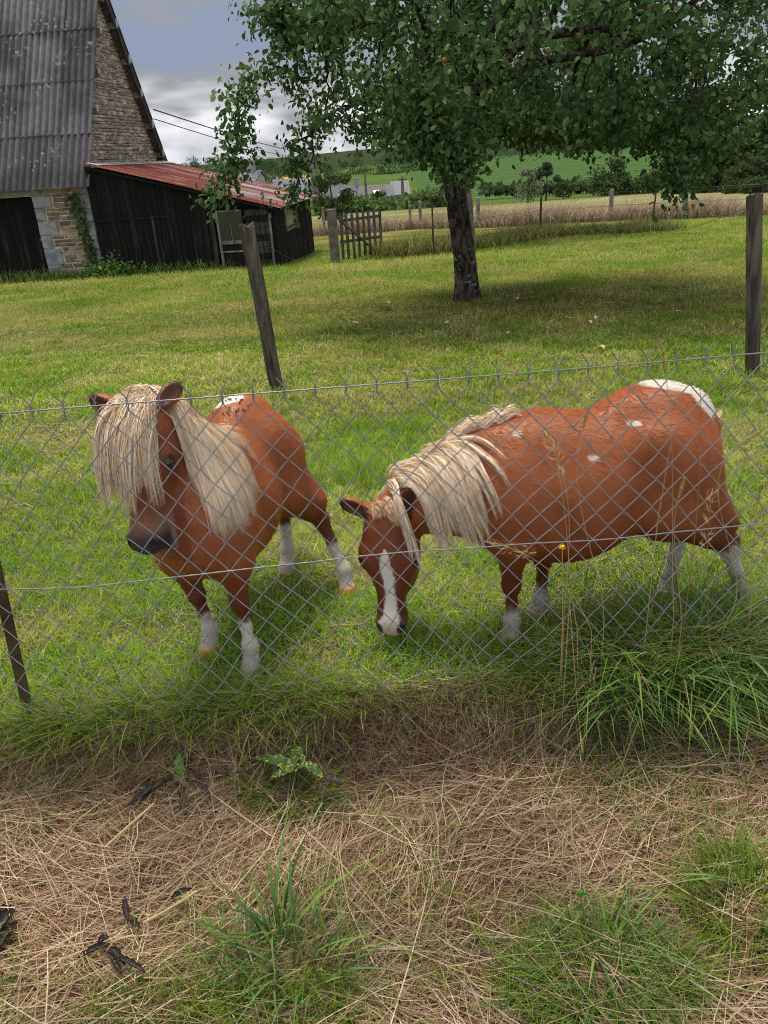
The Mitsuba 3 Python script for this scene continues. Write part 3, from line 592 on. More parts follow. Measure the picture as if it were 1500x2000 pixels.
part(gl, 'bar', on_wall(SA, d, o_, R, d0_ + 0.36, 0.10, 0.022, 0.75, 0.03, 0.025), 'mat_grey_plank')
for z_, h_ in ((0.47, 0.05), (-0.29, 0.09), (-0.52, 0.05), (-0.93, 0.06)):
    part(gl, 'rail', on_wall(SA, d, o_, R, d0_ + 0.36, z_, 0.58, h_, 0.045, 0.022), 'mat_grey_plank' if z_ > -0.6 else 'mat_dark_plank')
for i, z_ in enumerate((-0.41, -0.64, -0.80)):
    part(gl, 'board', on_wall(SA, d, o_, R, d0_ + 0.36, z_, 0.58, 0.15, 0.02, 0.0), 'mat_black_plank_b')
for x_ in (0.20, 0.50):
    part(gl, 'pane', on_wall(SA, d, o_, R, d0_ + x_, 0.10, 0.27, 0.70, 0.004, 0.012, 0), 'mat_glass_dark')
part(shed, 'door_post', on_wall(SA, d, o_, R, d1_ - 0.02, -0.30, 0.06, 1.30, 0.06, 0.03), 'mat_grey_plank')
LBC = np.linalg.norm(SC - SB)
end = part(shed, 'end_wall', on_wall(SB, (SC - SB) / LBC, np.array([0, 0]), np.eye(3), 0.02, -0.5, 0.06, 0.06), 'mat_black_plank')
de, oe, Re = wall_planks(SB, SC, [(1.3, 3.1, -0.15, 0.32)], 30, end, 6)
part(shed, 'backing', join(bk), 'mat_black_plank')
wn = part(shed, 'window', on_wall(SB, de, oe, Re, 2.2, 0.08, 1.7, 0.44, 0.02, -0.02, 0), 'mat_glass_dark')
part(wn, 'sill', on_wall(SB, de, oe, Re, 2.2, -0.18, 1.95, 0.06, 0.10, 0.03), 'mat_grey_plank'); part(wn, 'frame', on_wall(SB, de, oe, Re, 1.34, 0.08, 0.07, 0.50, 0.06, 0.02), 'mat_grey_plank'); part(wn, 'frame', on_wall(SB, de, oe, Re, 3.06, 0.08, 0.07, 0.50, 0.06, 0.02), 'mat_grey_plank')
# roof sheets
rv = (RT1 - RT0); rs = (RL0 - RT0); Lr, Ls = np.linalg.norm(rv), np.linalg.norm(rs); rv, rs = rv / Lr, rs / Ls; rn = np.cross(rs, rv)
if rn[2] < 0: rn = -rn
rf = part(shed, 'roof', (lambda m: (m[0] * [1, 1, 1] @ np.stack([rv, rs, np.cross(rv, rs)]) + (RT0 + RL1) / 2 - rn * 0.035, m[1]))(cbox(Lr - 0.1, Ls - 0.16, 0.03)), 'mat_black_plank')
ncol = 8; wd = Lr / ncol
for c in range(ncol):
    for row in range(2):
        m = corrugated(wd + 0.06, Ls * 0.56, 0.15, 0.016, 0.003)
        v = m[0]; o = RT0 + rv * (c * wd - 0.03) + rs * (0 if row == 0 else Ls * 0.455) + rn * (0.022 * (row == 0) + 0.006 * (c % 2))
        dz = v[:, 1:2] * (-0.0 if row else -0.004)
        mt = 'mat_tin_red' if row == 0 else ('mat_tin_faded' if c % 2 else 'mat_tin_red')
        if row == 0 and c in (4, 6): mt = 'mat_tin_faded'
        if (c, row) in ((5, 1), (2, 1)): mt = 'mat_tin_silver'
        part(rf, 'sheet', (v[:, :1] * rv + v[:, 1:2] * rs + (v[:, 2:3] + dz) * rn + o, m[1]), mt, smooth=40)
fl = cbox(Lr * 0.98, 0.30, 0.012); part(rf, 'flashing', (fl[0] @ np.stack([rv, rs, np.cross(rv, rs)]) + (RT0 + RT1) / 2 + rs * 0.12 + rn * 0.052, fl[1]), 'mat_tin_silver', label='pale metal flashing along the gable')
m = cbox(0.03, Ls, 0.06); part(shed, 'barge_board', (m[0] @ np.stack([rv, rs, np.cross(rv, rs)]) + (RT0 + RL0) / 2 - rn * 0.055, m[1]), 'mat_black_plank')

# weed bush at the shed's foot
n = 900; C = np.stack([-6.75 + r.normal(0, 0.32, n), 20.95 + r.normal(0, 0.18, n), -0.95 + np.abs(r.normal(0, 0.20, n))], -1); N = r.normal(0, 0.6, (n, 3)) + [0, -0.4, 0.9]; N /= np.linalg.norm(N, axis=1, keepdims=True)
m, c = leaf_cloud(C, N, 0.10, colour_mix([[0.13, 0.24, 0.055], [0.20, 0.31, 0.09], [0.085, 0.17, 0.045]], [1, 1, 1], n, r), r)
k = thing('nettle_bush', 'low green weed bush at the foot of the shed corner', 'bush'); put(k, m, 'mat_leaf', color=c)

# ---------------------------------------------------------------- gate
gate = thing('gate', 'weathered wooden picket gate standing open on a concrete post', 'gate')
G0, G1 = np.array([-0.66, 21.15]), np.array([0.42, 21.95]); gd = (G1 - G0) / np.linalg.norm(G1 - G0); go = np.array([gd[1], -gd[0]]); LG = np.linalg.norm(G1 - G0); ga = math.atan2(gd[1], gd[0])
GR = np.array([[math.cos(ga), math.sin(ga), 0], [-math.sin(ga), math.cos(ga), 0], [0, 0, 1]])
g0 = gz(*G0)
for i in range(8):
    x = 0.04 + i * (LG - 0.08) / 7; zt = 1.14 if i < 7 else 1.20; w = 0.075
    sh = __import__('shapely').Polygon([(-w / 2, 0), (w / 2, 0), (w / 2, zt - 0.05), (w * 0.28, zt - 0.008), (0, zt), (-w * 0.28, zt - 0.008), (-w / 2, zt - 0.05)])
    e = trimesh.creation.extrude_polygon(sh, 0.024, engine='earcut'); v = np.asarray(e.vertices); v = np.stack([v[:, 0] + r.normal(0, 0.004), v[:, 2], v[:, 1] + 0.06 + r.normal(0, 0.012)], -1); v[:, 0] += v[:, 2] * r.normal(0, 0.008)
    part(gate, 'picket', (v @ GR + np.r_[G0 + gd * x + go * 0.02, g0], np.asarray(e.faces)[:, ::-1]), 'mat_gate_wood')
for z_ in (0.50, 1.02):
    part(gate, 'rail', on_wall(G0, gd, go, GR, LG / 2, g0 + z_, LG, 0.075, 0.05, -0.02), 'mat_gate_wood')
a_, b_ = np.r_[G0 + gd * 0.06 + go * 0.055, g0 + 0.98], np.r_[G0 + gd * (LG - 0.16) + go * 0.055, g0 + 0.06]
part(gate, 'brace', (lambda v, f: (v, f))(*tube([a_, (a_ + b_) / 2, b_], 0.036, 4)), 'mat_gate_wood')
k = thing('gate_post', 'square lichened concrete post carrying the wooden gate', 'post'); mm = cbox(0.20, 0.18, 1.42, 0.015); put(k, (mm[0] @ GR + np.r_[-0.84, 21.05, gz(-0.84, 21.05) + 0.60], mm[1]), 'mat_post_concrete')

# ---------------------------------------------------------------- far fences
def round_post(key_label, cat, x, y, h, rad, m, lean=(0, 0), sides=9, name='fence_post', group=None, top=0.0, z0=None):
    k = thing(name, key_label, cat, group); z0 = gz(x, y) if z0 is None else z0
    p = [(x + lean[0] * t, y + lean[1] * t, z0 - 0.15 + (h + 0.15) * t) for t in np.linspace(0, 1, 9)]
    rad_ = np.full(9, rad) * (1 + r.normal(0, 0.03, 9)); rad_[0] *= 1.08
    v, f = tube(p, rad_, sides); v[-1, 2] += top
    put(k, (v, f), m, smooth=40); return k
cps = [(-1.92, 38.4), (2.15, 38.9), (2.68, 39.5), (4.90, 35.4), (10.39, 34.5), (12.28, 31.3), (14.6, 29.0)]
def square_post(label, x, y, h, w, group=None, name='concrete_post'):
    k = thing(name, label, 'post', group); q = cbox(w, w, h + 0.2, 0.012); put(k, (q[0] + [x, y, gz(x, y) + h / 2 - 0.1], q[1]), 'mat_concrete')
for i, (x, y) in enumerate(cps):
    square_post(('slim concrete post behind the gate post at the end of the shed', 'thinner of the two concrete posts between the gate and the apple trunk', 'thicker of the two concrete posts between the gate and the apple trunk', 'grey concrete post standing just right of the apple trunk',
                 'grey concrete post in dry grass between the two iron stakes right of the trunk', 'grey concrete post under the drooping right hand apple branch', 'grey concrete post beside the square topped wooden post')[i], x, y, 1.25, 0.15 if i not in (0, 1) else 0.12, 'concrete posts of the far fence')
tps = [(1.75, 21.19), (5.58, 25.92), (9.04, 25.59), (12.1, 24.9)]
for (x, y), lab in zip(tps, ('thin dark iron stake just left of the apple trunk', 'iron stake with pale top right of the apple trunk', 'leaning iron stake at the end of the ditch grass', 'slim weathered stake near the right edge of the paddock')):
    round_post(lab, 'stake', x, y, 1.22, 0.035 if x > 5 and x < 6 else 0.026, 'mat_rust_iron', lean=(0.05 if 8 < x < 10 else 0.0, 0), sides=6, name='fence_stake')
def net(pts, h, p, wire, name, label, z_off=0.05):
    pts = [np.array(q) for q in pts]; out = []
    for a, b in zip(pts[:-1], pts[1:]):
        L = np.linalg.norm(b - a); n = int(L / p)
        for k_ in range(n):
            for s in (0, 1):
                t0, t1 = (k_ + s) / n, (k_ + 1 - s) / n
                m_ = max(2, int(h / p)); 
                q = [np.r_[a + (b - a) * ((k_ + (0.0 if (j % 2) == s else 1.0)) / n), 0] + [0, 0, gz(*(a + (b - a) * (k_ / n))) + z_off + h * j / m_] for j in range(m_ + 1)]
                out.append(q)
    return out
k = thing('wire_netting', 'old chain link netting strung between the far concrete posts', 'fence')
segs = []
for a, b in zip(cps[2:-1], cps[3:]):
    a, b = np.array(a), np.array(b); L = np.linalg.norm(b - a); n = int(L / 0.14); m_ = 8
    for q in range(n):
        segs.append([np.r_[a + (b - a) * ((q + (j % 2)) / n), gz(*(a + (b - a) * (q / n))) + 0.08 + j * 1.04 / m_] for j in range(m_ + 1)])
segs = np.array(segs); v, f = tubes(segs, np.full(segs.shape[:2], 0.0028), 3)
put(k, (v, f), 'mat_wire_dark')
for z_ in (0.12, 0.62, 1.12):
    P = np.array([np.r_[q, gz(*q) + z_] for q in cps[1:]]); part(k, 'line_wire', tube(P, 0.004, 4), 'mat_wire_dark')
k = thing('ditch_wire', 'rusty wires strung between the iron stakes above the ditch', 'wire')
for z_ in (0.45, 0.80, 1.12):
    P = np.array([np.r_[q, gz(*q) + z_] for q in [(-0.84, 21.05)] + tps]); part(k, 'wire', tube(P, 0.0035, 4), 'mat_wire_dark')
# split wooden posts in the paddock
def wood_post(label, base, top, rad, m='mat_post_wood'):
    k = thing('wooden_post', label, 'post'); base, top = np.array(base, float), np.array(top, float); n = 14; sd = 16
    t = np.linspace(-0.12, 1, n)[:, None]; P = base + (top - base) * t
    v, f = tube(P, np.full(n, rad), sd)
    ang = np.tile(np.arange(sd) * 2 * np.pi / sd, n)
    axis = P[np.repeat(np.arange(n), sd)]; off = v[:n * sd] - axis
    s = 1 + 0.10 * np.sin(ang * 2 + 0.5) + 0.20 * (meshkit.fbm(np.stack([np.cos(ang) * 1.7, np.sin(ang) * 1.7, axis[:, 2] * 1.4 + base[0]], -1), 3) - 0.5) * 2
    s -= 0.30 * np.exp(-((np.angle(np.exp(1j * (ang + 1.2)))) / 0.25) ** 2) * np.clip((axis[:, 2] - base[2]) / 0.5, 0.2, 1)
    v[:n * sd] = axis + off * s[:, None]; v[(n - 1) * sd:n * sd, 2] += r.normal(0, 0.018, sd); v[-1, 2] -= 0.01
    put(k, (v, f), m, smooth=35); return k
def at(px, py, Y):      # a point of the place, from where the photograph sees it and its distance
    q = CAM @ np.array([px - 750, py - 1000, 1500.0]); return EYE + q * (Y / q[1])
b = at(541, 757, 6.55); wood_post('leaning split wooden post behind the pony that faces the camera', (b[0], b[1], gz(b[0], b[1])), at(481, 441, 6.35), 0.062)
b = at(1470, 727, 5.95); wood_post('upright square topped wooden post at the right edge of the paddock', (b[0], b[1], gz(b[0], b[1])), at(1474, 380, 5.95), 0.052)
kw = thing('slack_wire', 'slack thin wire running from the right hand post to the ditch', 'wire'); a_, b_ = at(1474, 400, 5.95), at(1285, 452, 25.0); P = np.linspace(a_, b_, 12); P[:, 2] -= 0.10 * np.sin(np.linspace(0, np.pi, 12)); put(kw, tube(P, 0.0022, 4), 'mat_wire_dark')
kw = thing('slack_wire', 'thin wire hanging from the leaning post towards the shed door', 'wire'); a_, b_ = at(486, 455, 6.35), at(592, 512, 12.0); P = np.linspace(a_, b_, 12); P[:, 2] -= 0.04 * np.sin(np.linspace(0, np.pi, 12)); put(kw, tube(P, 0.0025, 4), 'mat_wire_dark')
# ---------------------------------------------------------------- apple trees
def limb(p0, p1, r0, r1, r, n=9, wob=0.12, sag=0.0):
    t = np.linspace(0, 1, n)[:, None]; L = np.linalg.norm(np.subtract(p1, p0))
    P = np.asarray(p0) + (np.asarray(p1) - np.asarray(p0)) * t
    ph = r.random(3) * 6.28
    P = P + wob * L * np.sin(np.pi * t) * np.sin(t * np.array([3.1, 4.3, 2.3]) * 2 + ph) * 0.5 + np.array([0, 0, 1.0]) * sag * L * np.sin(np.pi * t)
    return P, np.linspace(r0, r1, n)

def apple_tree(key, base, fork, crown_c, crown_r, nclus, leaves, r, trunk_r, leaf, zmin, extra=(), cols=None, bark_m='mat_bark'):
    base, fork = np.array(base, float), np.array(fork, float)
    n = 16; t = np.linspace(-0.06, 1, n)[:, None]; mid = np.array([0.05, 0.0, 0])
    P = base + (fork - base) * t + mid * np.sin(np.pi * t); R = trunk_r * np.interp(t[:, 0], [-0.06, 0.05, 0.2, 1], [1.5, 1.18, 1.0, 0.80]); sd = 20
    v, f = tube(P, R, sd); ang = np.tile(np.arange(sd) * 2 * np.pi / sd, n); ax = np.repeat(P, sd, 0); off = v[:n * sd] - ax
    s = 1 + 0.16 * (meshkit.fbm(np.stack([np.cos(ang) * 2, np.sin(ang) * 2, ax[:, 2] * 2], -1), 4) - 0.5) * 2 + 0.10 * np.sin(ang * 3 + 1) * np.clip(1 - (ax[:, 2] - base[2]) / 0.5, 0, 1)
    v[:n * sd] = ax + off * s[:, None]; part(key, 'trunk', (v, f), bark_m, smooth=60)
    C, Rr = np.array(crown_c, float), np.array(crown_r, float)
    # ends of the twigs, spread unevenly through the crown
    cl = []
    while len(cl) < nclus:
        d = r.normal(0, 1, 3); d /= np.linalg.norm(d); rad = (0.35 + 0.65 * r.random() ** 0.5)
        q = C + d * Rr * rad * (0.80 + 0.40 * meshkit.fbm((d * 1.9 + C)[None], 3, 2)[0])
        lo = zmin(q)
        if q[2] < lo: q[2] = lo + 0.25 * r.random() ** 2
        if meshkit.fbm((q * 0.9 + 5)[None], 2, 6)[0] < (0.36 if q[0] < 4.3 else 0.46): continue
        cl.append(q)
    for e in extra: cl += list(e)
    cl = np.array(cl)
    # main limbs reach for the middle of each sector
    limbs = []; nl = 9
    for i in range(nl):
        a = 2 * np.pi * (i + 0.6 * r.random()) / nl; e = C + np.array([math.cos(a) * Rr[0] * 0.62, math.sin(a) * Rr[1] * 0.62, Rr[2] * (0.05 + 0.35 * r.random())])
        p, rr = limb(fork - (fork - base) * 0.05 * r.random(), e, trunk_r * (0.42 + 0.15 * r.random()), trunk_r * 0.10, r, 12, 0.22, 0.08); limbs.append((p, rr))
    p, rr = limb(fork, C + np.array([0.1, 0, Rr[2] * 0.7]), trunk_r * 0.55, trunk_r * 0.10, r, 12, 0.15); limbs.append((p, rr))
    for p, rr in limbs: part(key, 'limb', tube(p, rr, 9), bark_m, smooth=60)
    nodes = np.vstack([p[2:] for p, _ in limbs]); TW = []; TR = []; second = []
    order = np.argsort(np.linalg.norm(cl - fork, axis=1))
    for i in order:
        q = cl[i]; k = np.argmin(np.linalg.norm(nodes - q, axis=1) + 0.4 * np.maximum(0, np.linalg.norm(nodes - fork, axis=1) - np.linalg.norm(q - fork)))
        p, rr = limb(nodes[k], q, 0.016, 0.005, r, 7, 0.25, 0.10 if q[2] < C[2] else 0.02); TW.append(p); TR.append(rr)
        nodes = np.vstack([nodes, p[4:5]])
    v, f = tubes(np.array(TW), np.array(TR), 4); part(key, 'twigs', (v, f), bark_m, kind='stuff')
    # leaves along the outer half of every twig
    TWa = np.array(TW); m = leaves; idx = np.repeat(np.arange(len(TWa)), m); u = 2.2 + 3.8 * r.random(len(idx)) ** 0.7; i0 = np.minimum(u.astype(int), 5); fr = (u - i0)[:, None]
    Q = TWa[idx, i0] * (1 - fr) + TWa[idx, i0 + 1] * fr + r.normal(0, 0.075, (len(idx), 3)) * (1 + 0.7 * (u[:, None] / 6))
    outw = Q - C; outw /= np.linalg.norm(outw, axis=1, keepdims=True); N = outw * 0.55 + np.array([0, 0, 0.55]) + r.normal(0, 0.55, Q.shape); N /= np.linalg.norm(N, axis=1, keepdims=True)
    cc = colour_mix(cols, [4, 3, 2, 1], len(Q), r) * (0.7 + 0.6 * meshkit.fbm(Q * 1.3, 2, 3))[:, None]
    mm, c = leaf_cloud(Q, N, leaf, cc, r); part(key, 'crown', mm, 'mat_leaf', color=c, kind='stuff')
    return cl

APPLE = np.array([[0.062, 0.125, 0.050], [0.095, 0.175, 0.068], [0.140, 0.240, 0.095], [0.23, 0.34, 0.16]])
r = np.random.default_rng(17)
tree1 = thing('apple_tree', 'spreading apple tree with leaning dark trunk in the middle of the paddock', 'tree')
B = (1.44, 11.68, gz(1.44, 11.68) - 0.03)
def strand(px, pts, Y, n, rr=0.10):
    P = np.array([at(x, y, Yy) for (x, y), Yy in zip(pts, Y)]); u = np.linspace(0, len(P) - 1, n); i = np.minimum(u.astype(int), len(P) - 2); f = (u - i)[:, None]
    return P[i] * (1 - f) + P[i + 1] * f + r.normal(0, rr, (n, 3)) * [1, 1, 0.4]
extra = [strand(0, [(530, 130), (475, 185), (455, 230), (466, 300), (445, 345), (415, 388)], [10.2, 10.0, 9.9, 9.8, 9.7, 9.7], 17, 0.015),
         strand(0, [(600, 240), (545, 300), (600, 330), (588, 375), (555, 405)], [10.4, 10.1, 10, 9.9, 9.9], 7, 0.03),
         strand(0, [(1300, 300), (1312, 345), (1322, 388)], [10.2, 10.0, 9.9], 9, 0.06),
         strand(0, [(1420, 180), (1400, 260), (1390, 310)], [10.6, 10.4, 10.3], 14, 0.2),
         strand(0, [(520, 60), (560, 20), (640, 60)], [10.3, 10.3, 10.3], 22, 0.22),
         strand(0, [(850, 200), (830, 260), (880, 300), (900, 330)], [9.0, 8.9, 9.0, 9.2], 34, 0.16)]
def low1(q):
    x = q[0] - 1.2
    return 1.92 - 0.17 * np.exp(-((x - 2.0) / 1.5) ** 2) - 0.030 * (q[1] - 9.0) - 0.012 * x * x * (x > 0) - 0.05 * np.exp(-((x + 0.9) / 0.8) ** 2) + 0.06 * np.sin(x * 2.3)
apple_tree(tree1, B, (1.20, 11.55, 1.38), (2.55, 11.2, 2.95), (3.75, 3.4, 2.45), 930, 54, r, 0.165, 0.078, low1, extra, APPLE)
Q = np.array([at(x, y, Y) for x, y, Y in [(1072, 100, 8.9), (1040, 112, 9.0), (1130, 70, 9.2), (868, 118, 8.9), (1265, 15, 9.3), (1110, 140, 9.1), (1062, 250, 9.0), (1370, 140, 9.5), (1000, 165, 8.8), (860, 235, 8.8)]])
for q in Q:
    a = trimesh.creation.icosphere(2, 0.032); a.vertices = a.vertices * [1, 1, 0.92]; a.vertices[:, 2] -= 0.006 * np.exp(-(np.linalg.norm(a.vertices[:, :2], axis=1) / 0.01) ** 2) * np.sign(a.vertices[:, 2])
    part(tree1, 'apple', (a.vertices + q, a.faces), 'mat_apple_skin', smooth=True)
tree2 = thing('apple_tree', 'second tree with pale grey trunk just behind the leaning apple tree', 'tree')
apple_tree(tree2, (3.30, 26.0, gz(3.3, 26.0) - 0.05), (3.10, 25.9, 1.35), (4.3, 26.0, 3.4), (4.6, 3.4, 2.3), 330, 44, np.random.default_rng(9), 0.17, 0.15, lambda q: 1.55, (), APPLE * 1.1, 'mat_grey_bark')

# ---------------------------------------------------------------- trees and hedges of the valley
def far_tree(name, label, x, y, h, rad, n, leaf, cols, seed, trunk=0.12, z0=None, squash=1.0, group=None, low=0.12, cat='tree'):
    k = thing(name, label, cat, group); rr = np.random.default_rng(seed); z0 = float(ground_z(x, y)) if z0 is None else z0
    th_ = h * trunk; part(k, 'trunk', tube([(x, y, z0 - 0.3), (x + 0.1, y, z0 + h * 0.35), (x, y, z0 + h * 0.75)], [h * 0.028, h * 0.02, h * 0.008], 7), 'mat_bark')
    nb = max(9, int(n / 90)); lob = []
    for i in range(nb):
        f = low + (0.95 - low) * rr.random(); w = rad * (np.sin(np.pi * np.clip(f * 0.92 + 0.05, 0, 1)) ** 0.6) * squash; a = rr.random() * 6.28; e = rr.random() ** 0.5
        lob.append([x + w * e * math.cos(a) * 0.75, y + w * e * math.sin(a) * 0.75, z0 + h * f * 0.97, rad * (0.20 + 0.22 * rr.random()) * (1.1 - 0.5 * f)])
    lob = np.array(lob); i = rr.integers(0, nb, n); d = rr.normal(0, 1, (n, 3)); d /= np.linalg.norm(d, axis=1, keepdims=True)
    C = lob[i, :3] + d * (lob[i, 3] * (0.55 + 0.5 * rr.random(n)))[:, None] * [1.15, 1.15, 0.9]
    C[:, 2] = np.maximum(C[:, 2], z0 + 0.1)
    N = d + rr.normal(0, 0.5, (n, 3)) + [0, 0, 0.35]; N /= np.linalg.norm(N, axis=1, keepdims=True)
    c = colour_mix(cols, [1] * len(cols), n, rr) * (0.75 + 0.5 * meshkit.fbm(C * (2.2 / rad), 2, seed))[:, None]
    m, c = leaf_cloud(C, N, leaf, c, rr); part(k, 'crown', m, 'mat_leaf', color=c, kind='stuff'); return k
DARKT = np.array([[0.030, 0.050, 0.024], [0.042, 0.068, 0.030], [0.058, 0.085, 0.034]]) * 1.8
MIDT = np.array([[0.050, 0.085, 0.032], [0.070, 0.110, 0.040], [0.090, 0.130, 0.048]]) * 1.8
PALE = np.array([[0.12, 0.15, 0.09], [0.16, 0.19, 0.12], [0.09, 0.12, 0.07]]) * 1.8
BLUE = np.array([[0.030, 0.055, 0.034], [0.045, 0.072, 0.042]]) * 1.8
def fx(px, py, Y): q = at(px, py, Y); return q[0]
S = 100
def ft(name, label, px, py, Y, hpx, wpx, n, cols, leafk=0.10, **kw):
    """A tree whose foot is seen near (px, py) at distance Y, hpx tall and wpx wide at that distance."""
    global S; S += 1
    q = at(px, py, Y); s = Y / 1656.0; z0 = min(q[2], float(ground_z(q[0], Y))); h = at(px, py - hpx, Y)[2] - z0
    far_tree(name, label, q[0], Y, h, wpx * s * (0.5 if name == 'skyline_tree' else 0.8), n, max(0.18, hpx * s * leafk), cols, S, z0=z0, **kw)
ft('poplar_tree', 'pale narrow tree beside a dark conifer at the edge of the meadow', 1030, 394, 92, 66, 40, 1500, PALE, 0.07)
ft('conifer_tree', 'dark narrow conifer right of the pale tree', 1066, 384, 97, 70, 34, 1500, BLUE, 0.07)
ft('round_tree', 'dark round tree in front of the bright green crop field', 1192, 376, 105, 66, 74, 2200, DARKT, 0.09, low=0.04)
ft('hedge_bush', 'small dark bush below the bright crop field right of the conifer', 1100, 380, 100, 30, 40, 700, DARKT, 0.16, low=0.02, cat='bush')
ft('hedge_bush', 'dark bush under the drooping right hand branch of the apple tree', 1282, 374, 100, 46, 60, 1100, DARKT, 0.12, low=0.02, cat='bush')
ft('hedge_bush', 'low dark bush between the round tree and the big wood', 1240, 376, 104, 16, 60, 500, DARKT, 0.3, low=0.02, cat='bush')
for i, (px, py, Y, h_, w_, c_, lab) in enumerate([(1345, 372, 88, 130, 110, DARKT, 'tall dark tree at the left end of the wood behind the meadow'), (1400, 372, 82, 165, 100, DARKT, 'tallest dark tree of the wood behind the meadow'),
        (1455, 372, 86, 150, 110, MIDT * 0.75, 'broad mid green tree in the middle of the wood'), (1520, 374, 80, 170, 120, DARKT, 'dark tree at the right edge of the picture behind the paddock')]):
    ft('wood_tree', lab, px, py, Y, h_, w_, 3600, c_, 0.055, low=0.03)
ft('hedge_bush', 'rounded dark green shrub at the right edge behind the meadow', 1486, 378, 66, 84, 60, 1700, DARKT * [1.0, 1.1, 1.1], 0.07, low=0.02, cat='bush')
ft('hedge_bush', 'rounded shrub just left of the dark shrub at the right edge', 1436, 378, 70, 60, 50, 1200, DARKT, 0.08, low=0.02, cat='bush')
# hedges round the village
def hedge(name, label, pts, Y, hpx, n, cols, seed):
    rr = np.random.default_rng(seed); u = rr.random(n) * (len(pts) - 1); i = np.minimum(u.astype(int), len(pts) - 2); f = u - i; P = np.array(pts, float)
    px = P[i, 0] * (1 - f) + P[i + 1, 0] * f; py = P[i, 1] * (1 - f) + P[i + 1, 1] * f; Yv = Y + rr.normal(0, 1.6, n)
    base = np.array([at(a, b, c) for a, b, c in zip(px, py, Yv)]); s = Y / 1656
    lump = 0.45 + 1.1 * meshkit.fbm(np.stack([base[:, 0] * 0.35, base[:, 0] * 0, base[:, 0] * 0 + seed], -1), 3, 4); base[:, 2] += hpx * s * rr.random(n) * lump
    N = rr.normal(0, 0.7, (n, 3)) + [0, -0.3, 0.6]; N /= np.linalg.norm(N, axis=1, keepdims=True)
    m, c = leaf_cloud(base, N, 0.07 * Y / 10, colour_mix(cols, [1] * len(cols), n, rr), rr); k = thing(name, label, 'hedge'); put(k, m, 'mat_leaf', color=c); labels[k]['kind'] = 'stuff'
hedge('hedge', 'bushy green hedge in front of the village houses', [(620, 425), (690, 424), (760, 418), (830, 412), (890, 405)], 105, 30, 3400, MIDT, 51)
hedge('hedge', 'dark hedge row along the foot of the bright crop field', [(940, 374), (1060, 372), (1180, 366), (1300, 362)], 150, 12, 1500, DARKT, 52)
ft('garden_tree', 'dark leafy tree beside the shed end in front of the village', 648, 412, 70, 90, 66, 1700, DARKT * 1.1, 0.08, low=0.02)
ft('garden_tree', 'small slim tree in front of the brown roofed house', 735, 412, 120, 42, 36, 700, MIDT * 0.9, 0.12)
ft('garden_tree', 'round green garden shrub beside the pale gable house', 770, 404, 128, 20, 24, 400, MIDT * 1.2, 0.2, low=0.02)
ft('garden_tree', 'bright yellow green shrub in front of the slate house', 648, 414, 128, 18, 60, 500, MIDT * [1.6, 1.5, 1.0], 0.25, low=0.02)
# woods on the skyline
for i, (px, py, Y, h_, w_, c_, lab) in enumerate([
        (372, 340, 230, 34, 44, BLUE, 'dark tree on the skyline just right of the barn roof'), (418, 342, 225, 36, 56, BLUE, 'wide dark skyline tree left of the drooping branch'), (455, 345, 240, 34, 44, DARKT, 'skyline tree partly behind the drooping branch'),
        (498, 350, 215, 44, 52, BLUE, 'tall skyline tree above the white chimney'), (545, 352, 220, 42, 60, MIDT * 0.7, 'rounded skyline tree above the grey village roofs'), (590, 350, 240, 36, 50, BLUE, 'skyline tree behind the concrete pole'),
        (524, 332, 330, 22, 40, BLUE, 'distant tree on the ridge above the village'), (640, 350, 260, 28, 44, DARKT, 'dark tree under the left side of the apple crown'), (690, 346, 280, 34, 46, DARKT, 'dark tree between the two stubble strips'), (760, 338, 270, 38, 70, BLUE, 'dark wood edge tree above the slate house'), (830, 330, 280, 36, 66, DARKT, 'dark ridge tree beside the apple trunk'),
        (960, 322, 330, 30, 70, BLUE, 'ridge tree right of the apple trunk'), (1030, 318, 340, 30, 80, BLUE, 'ridge tree above the pale narrow tree'), (1110, 312, 340, 30, 80, DARKT, 'ridge tree above the bright crop field'), (1180, 306, 345, 30, 80, BLUE, 'ridge tree above the round dark tree'), (1250, 300, 340, 30, 80, DARKT, 'ridge tree above the right hand branch')]):
    ft('skyline_tree', lab, px, py, Y, h_, w_ * 1.9, 1500, c_, 0.075, low=0.02)

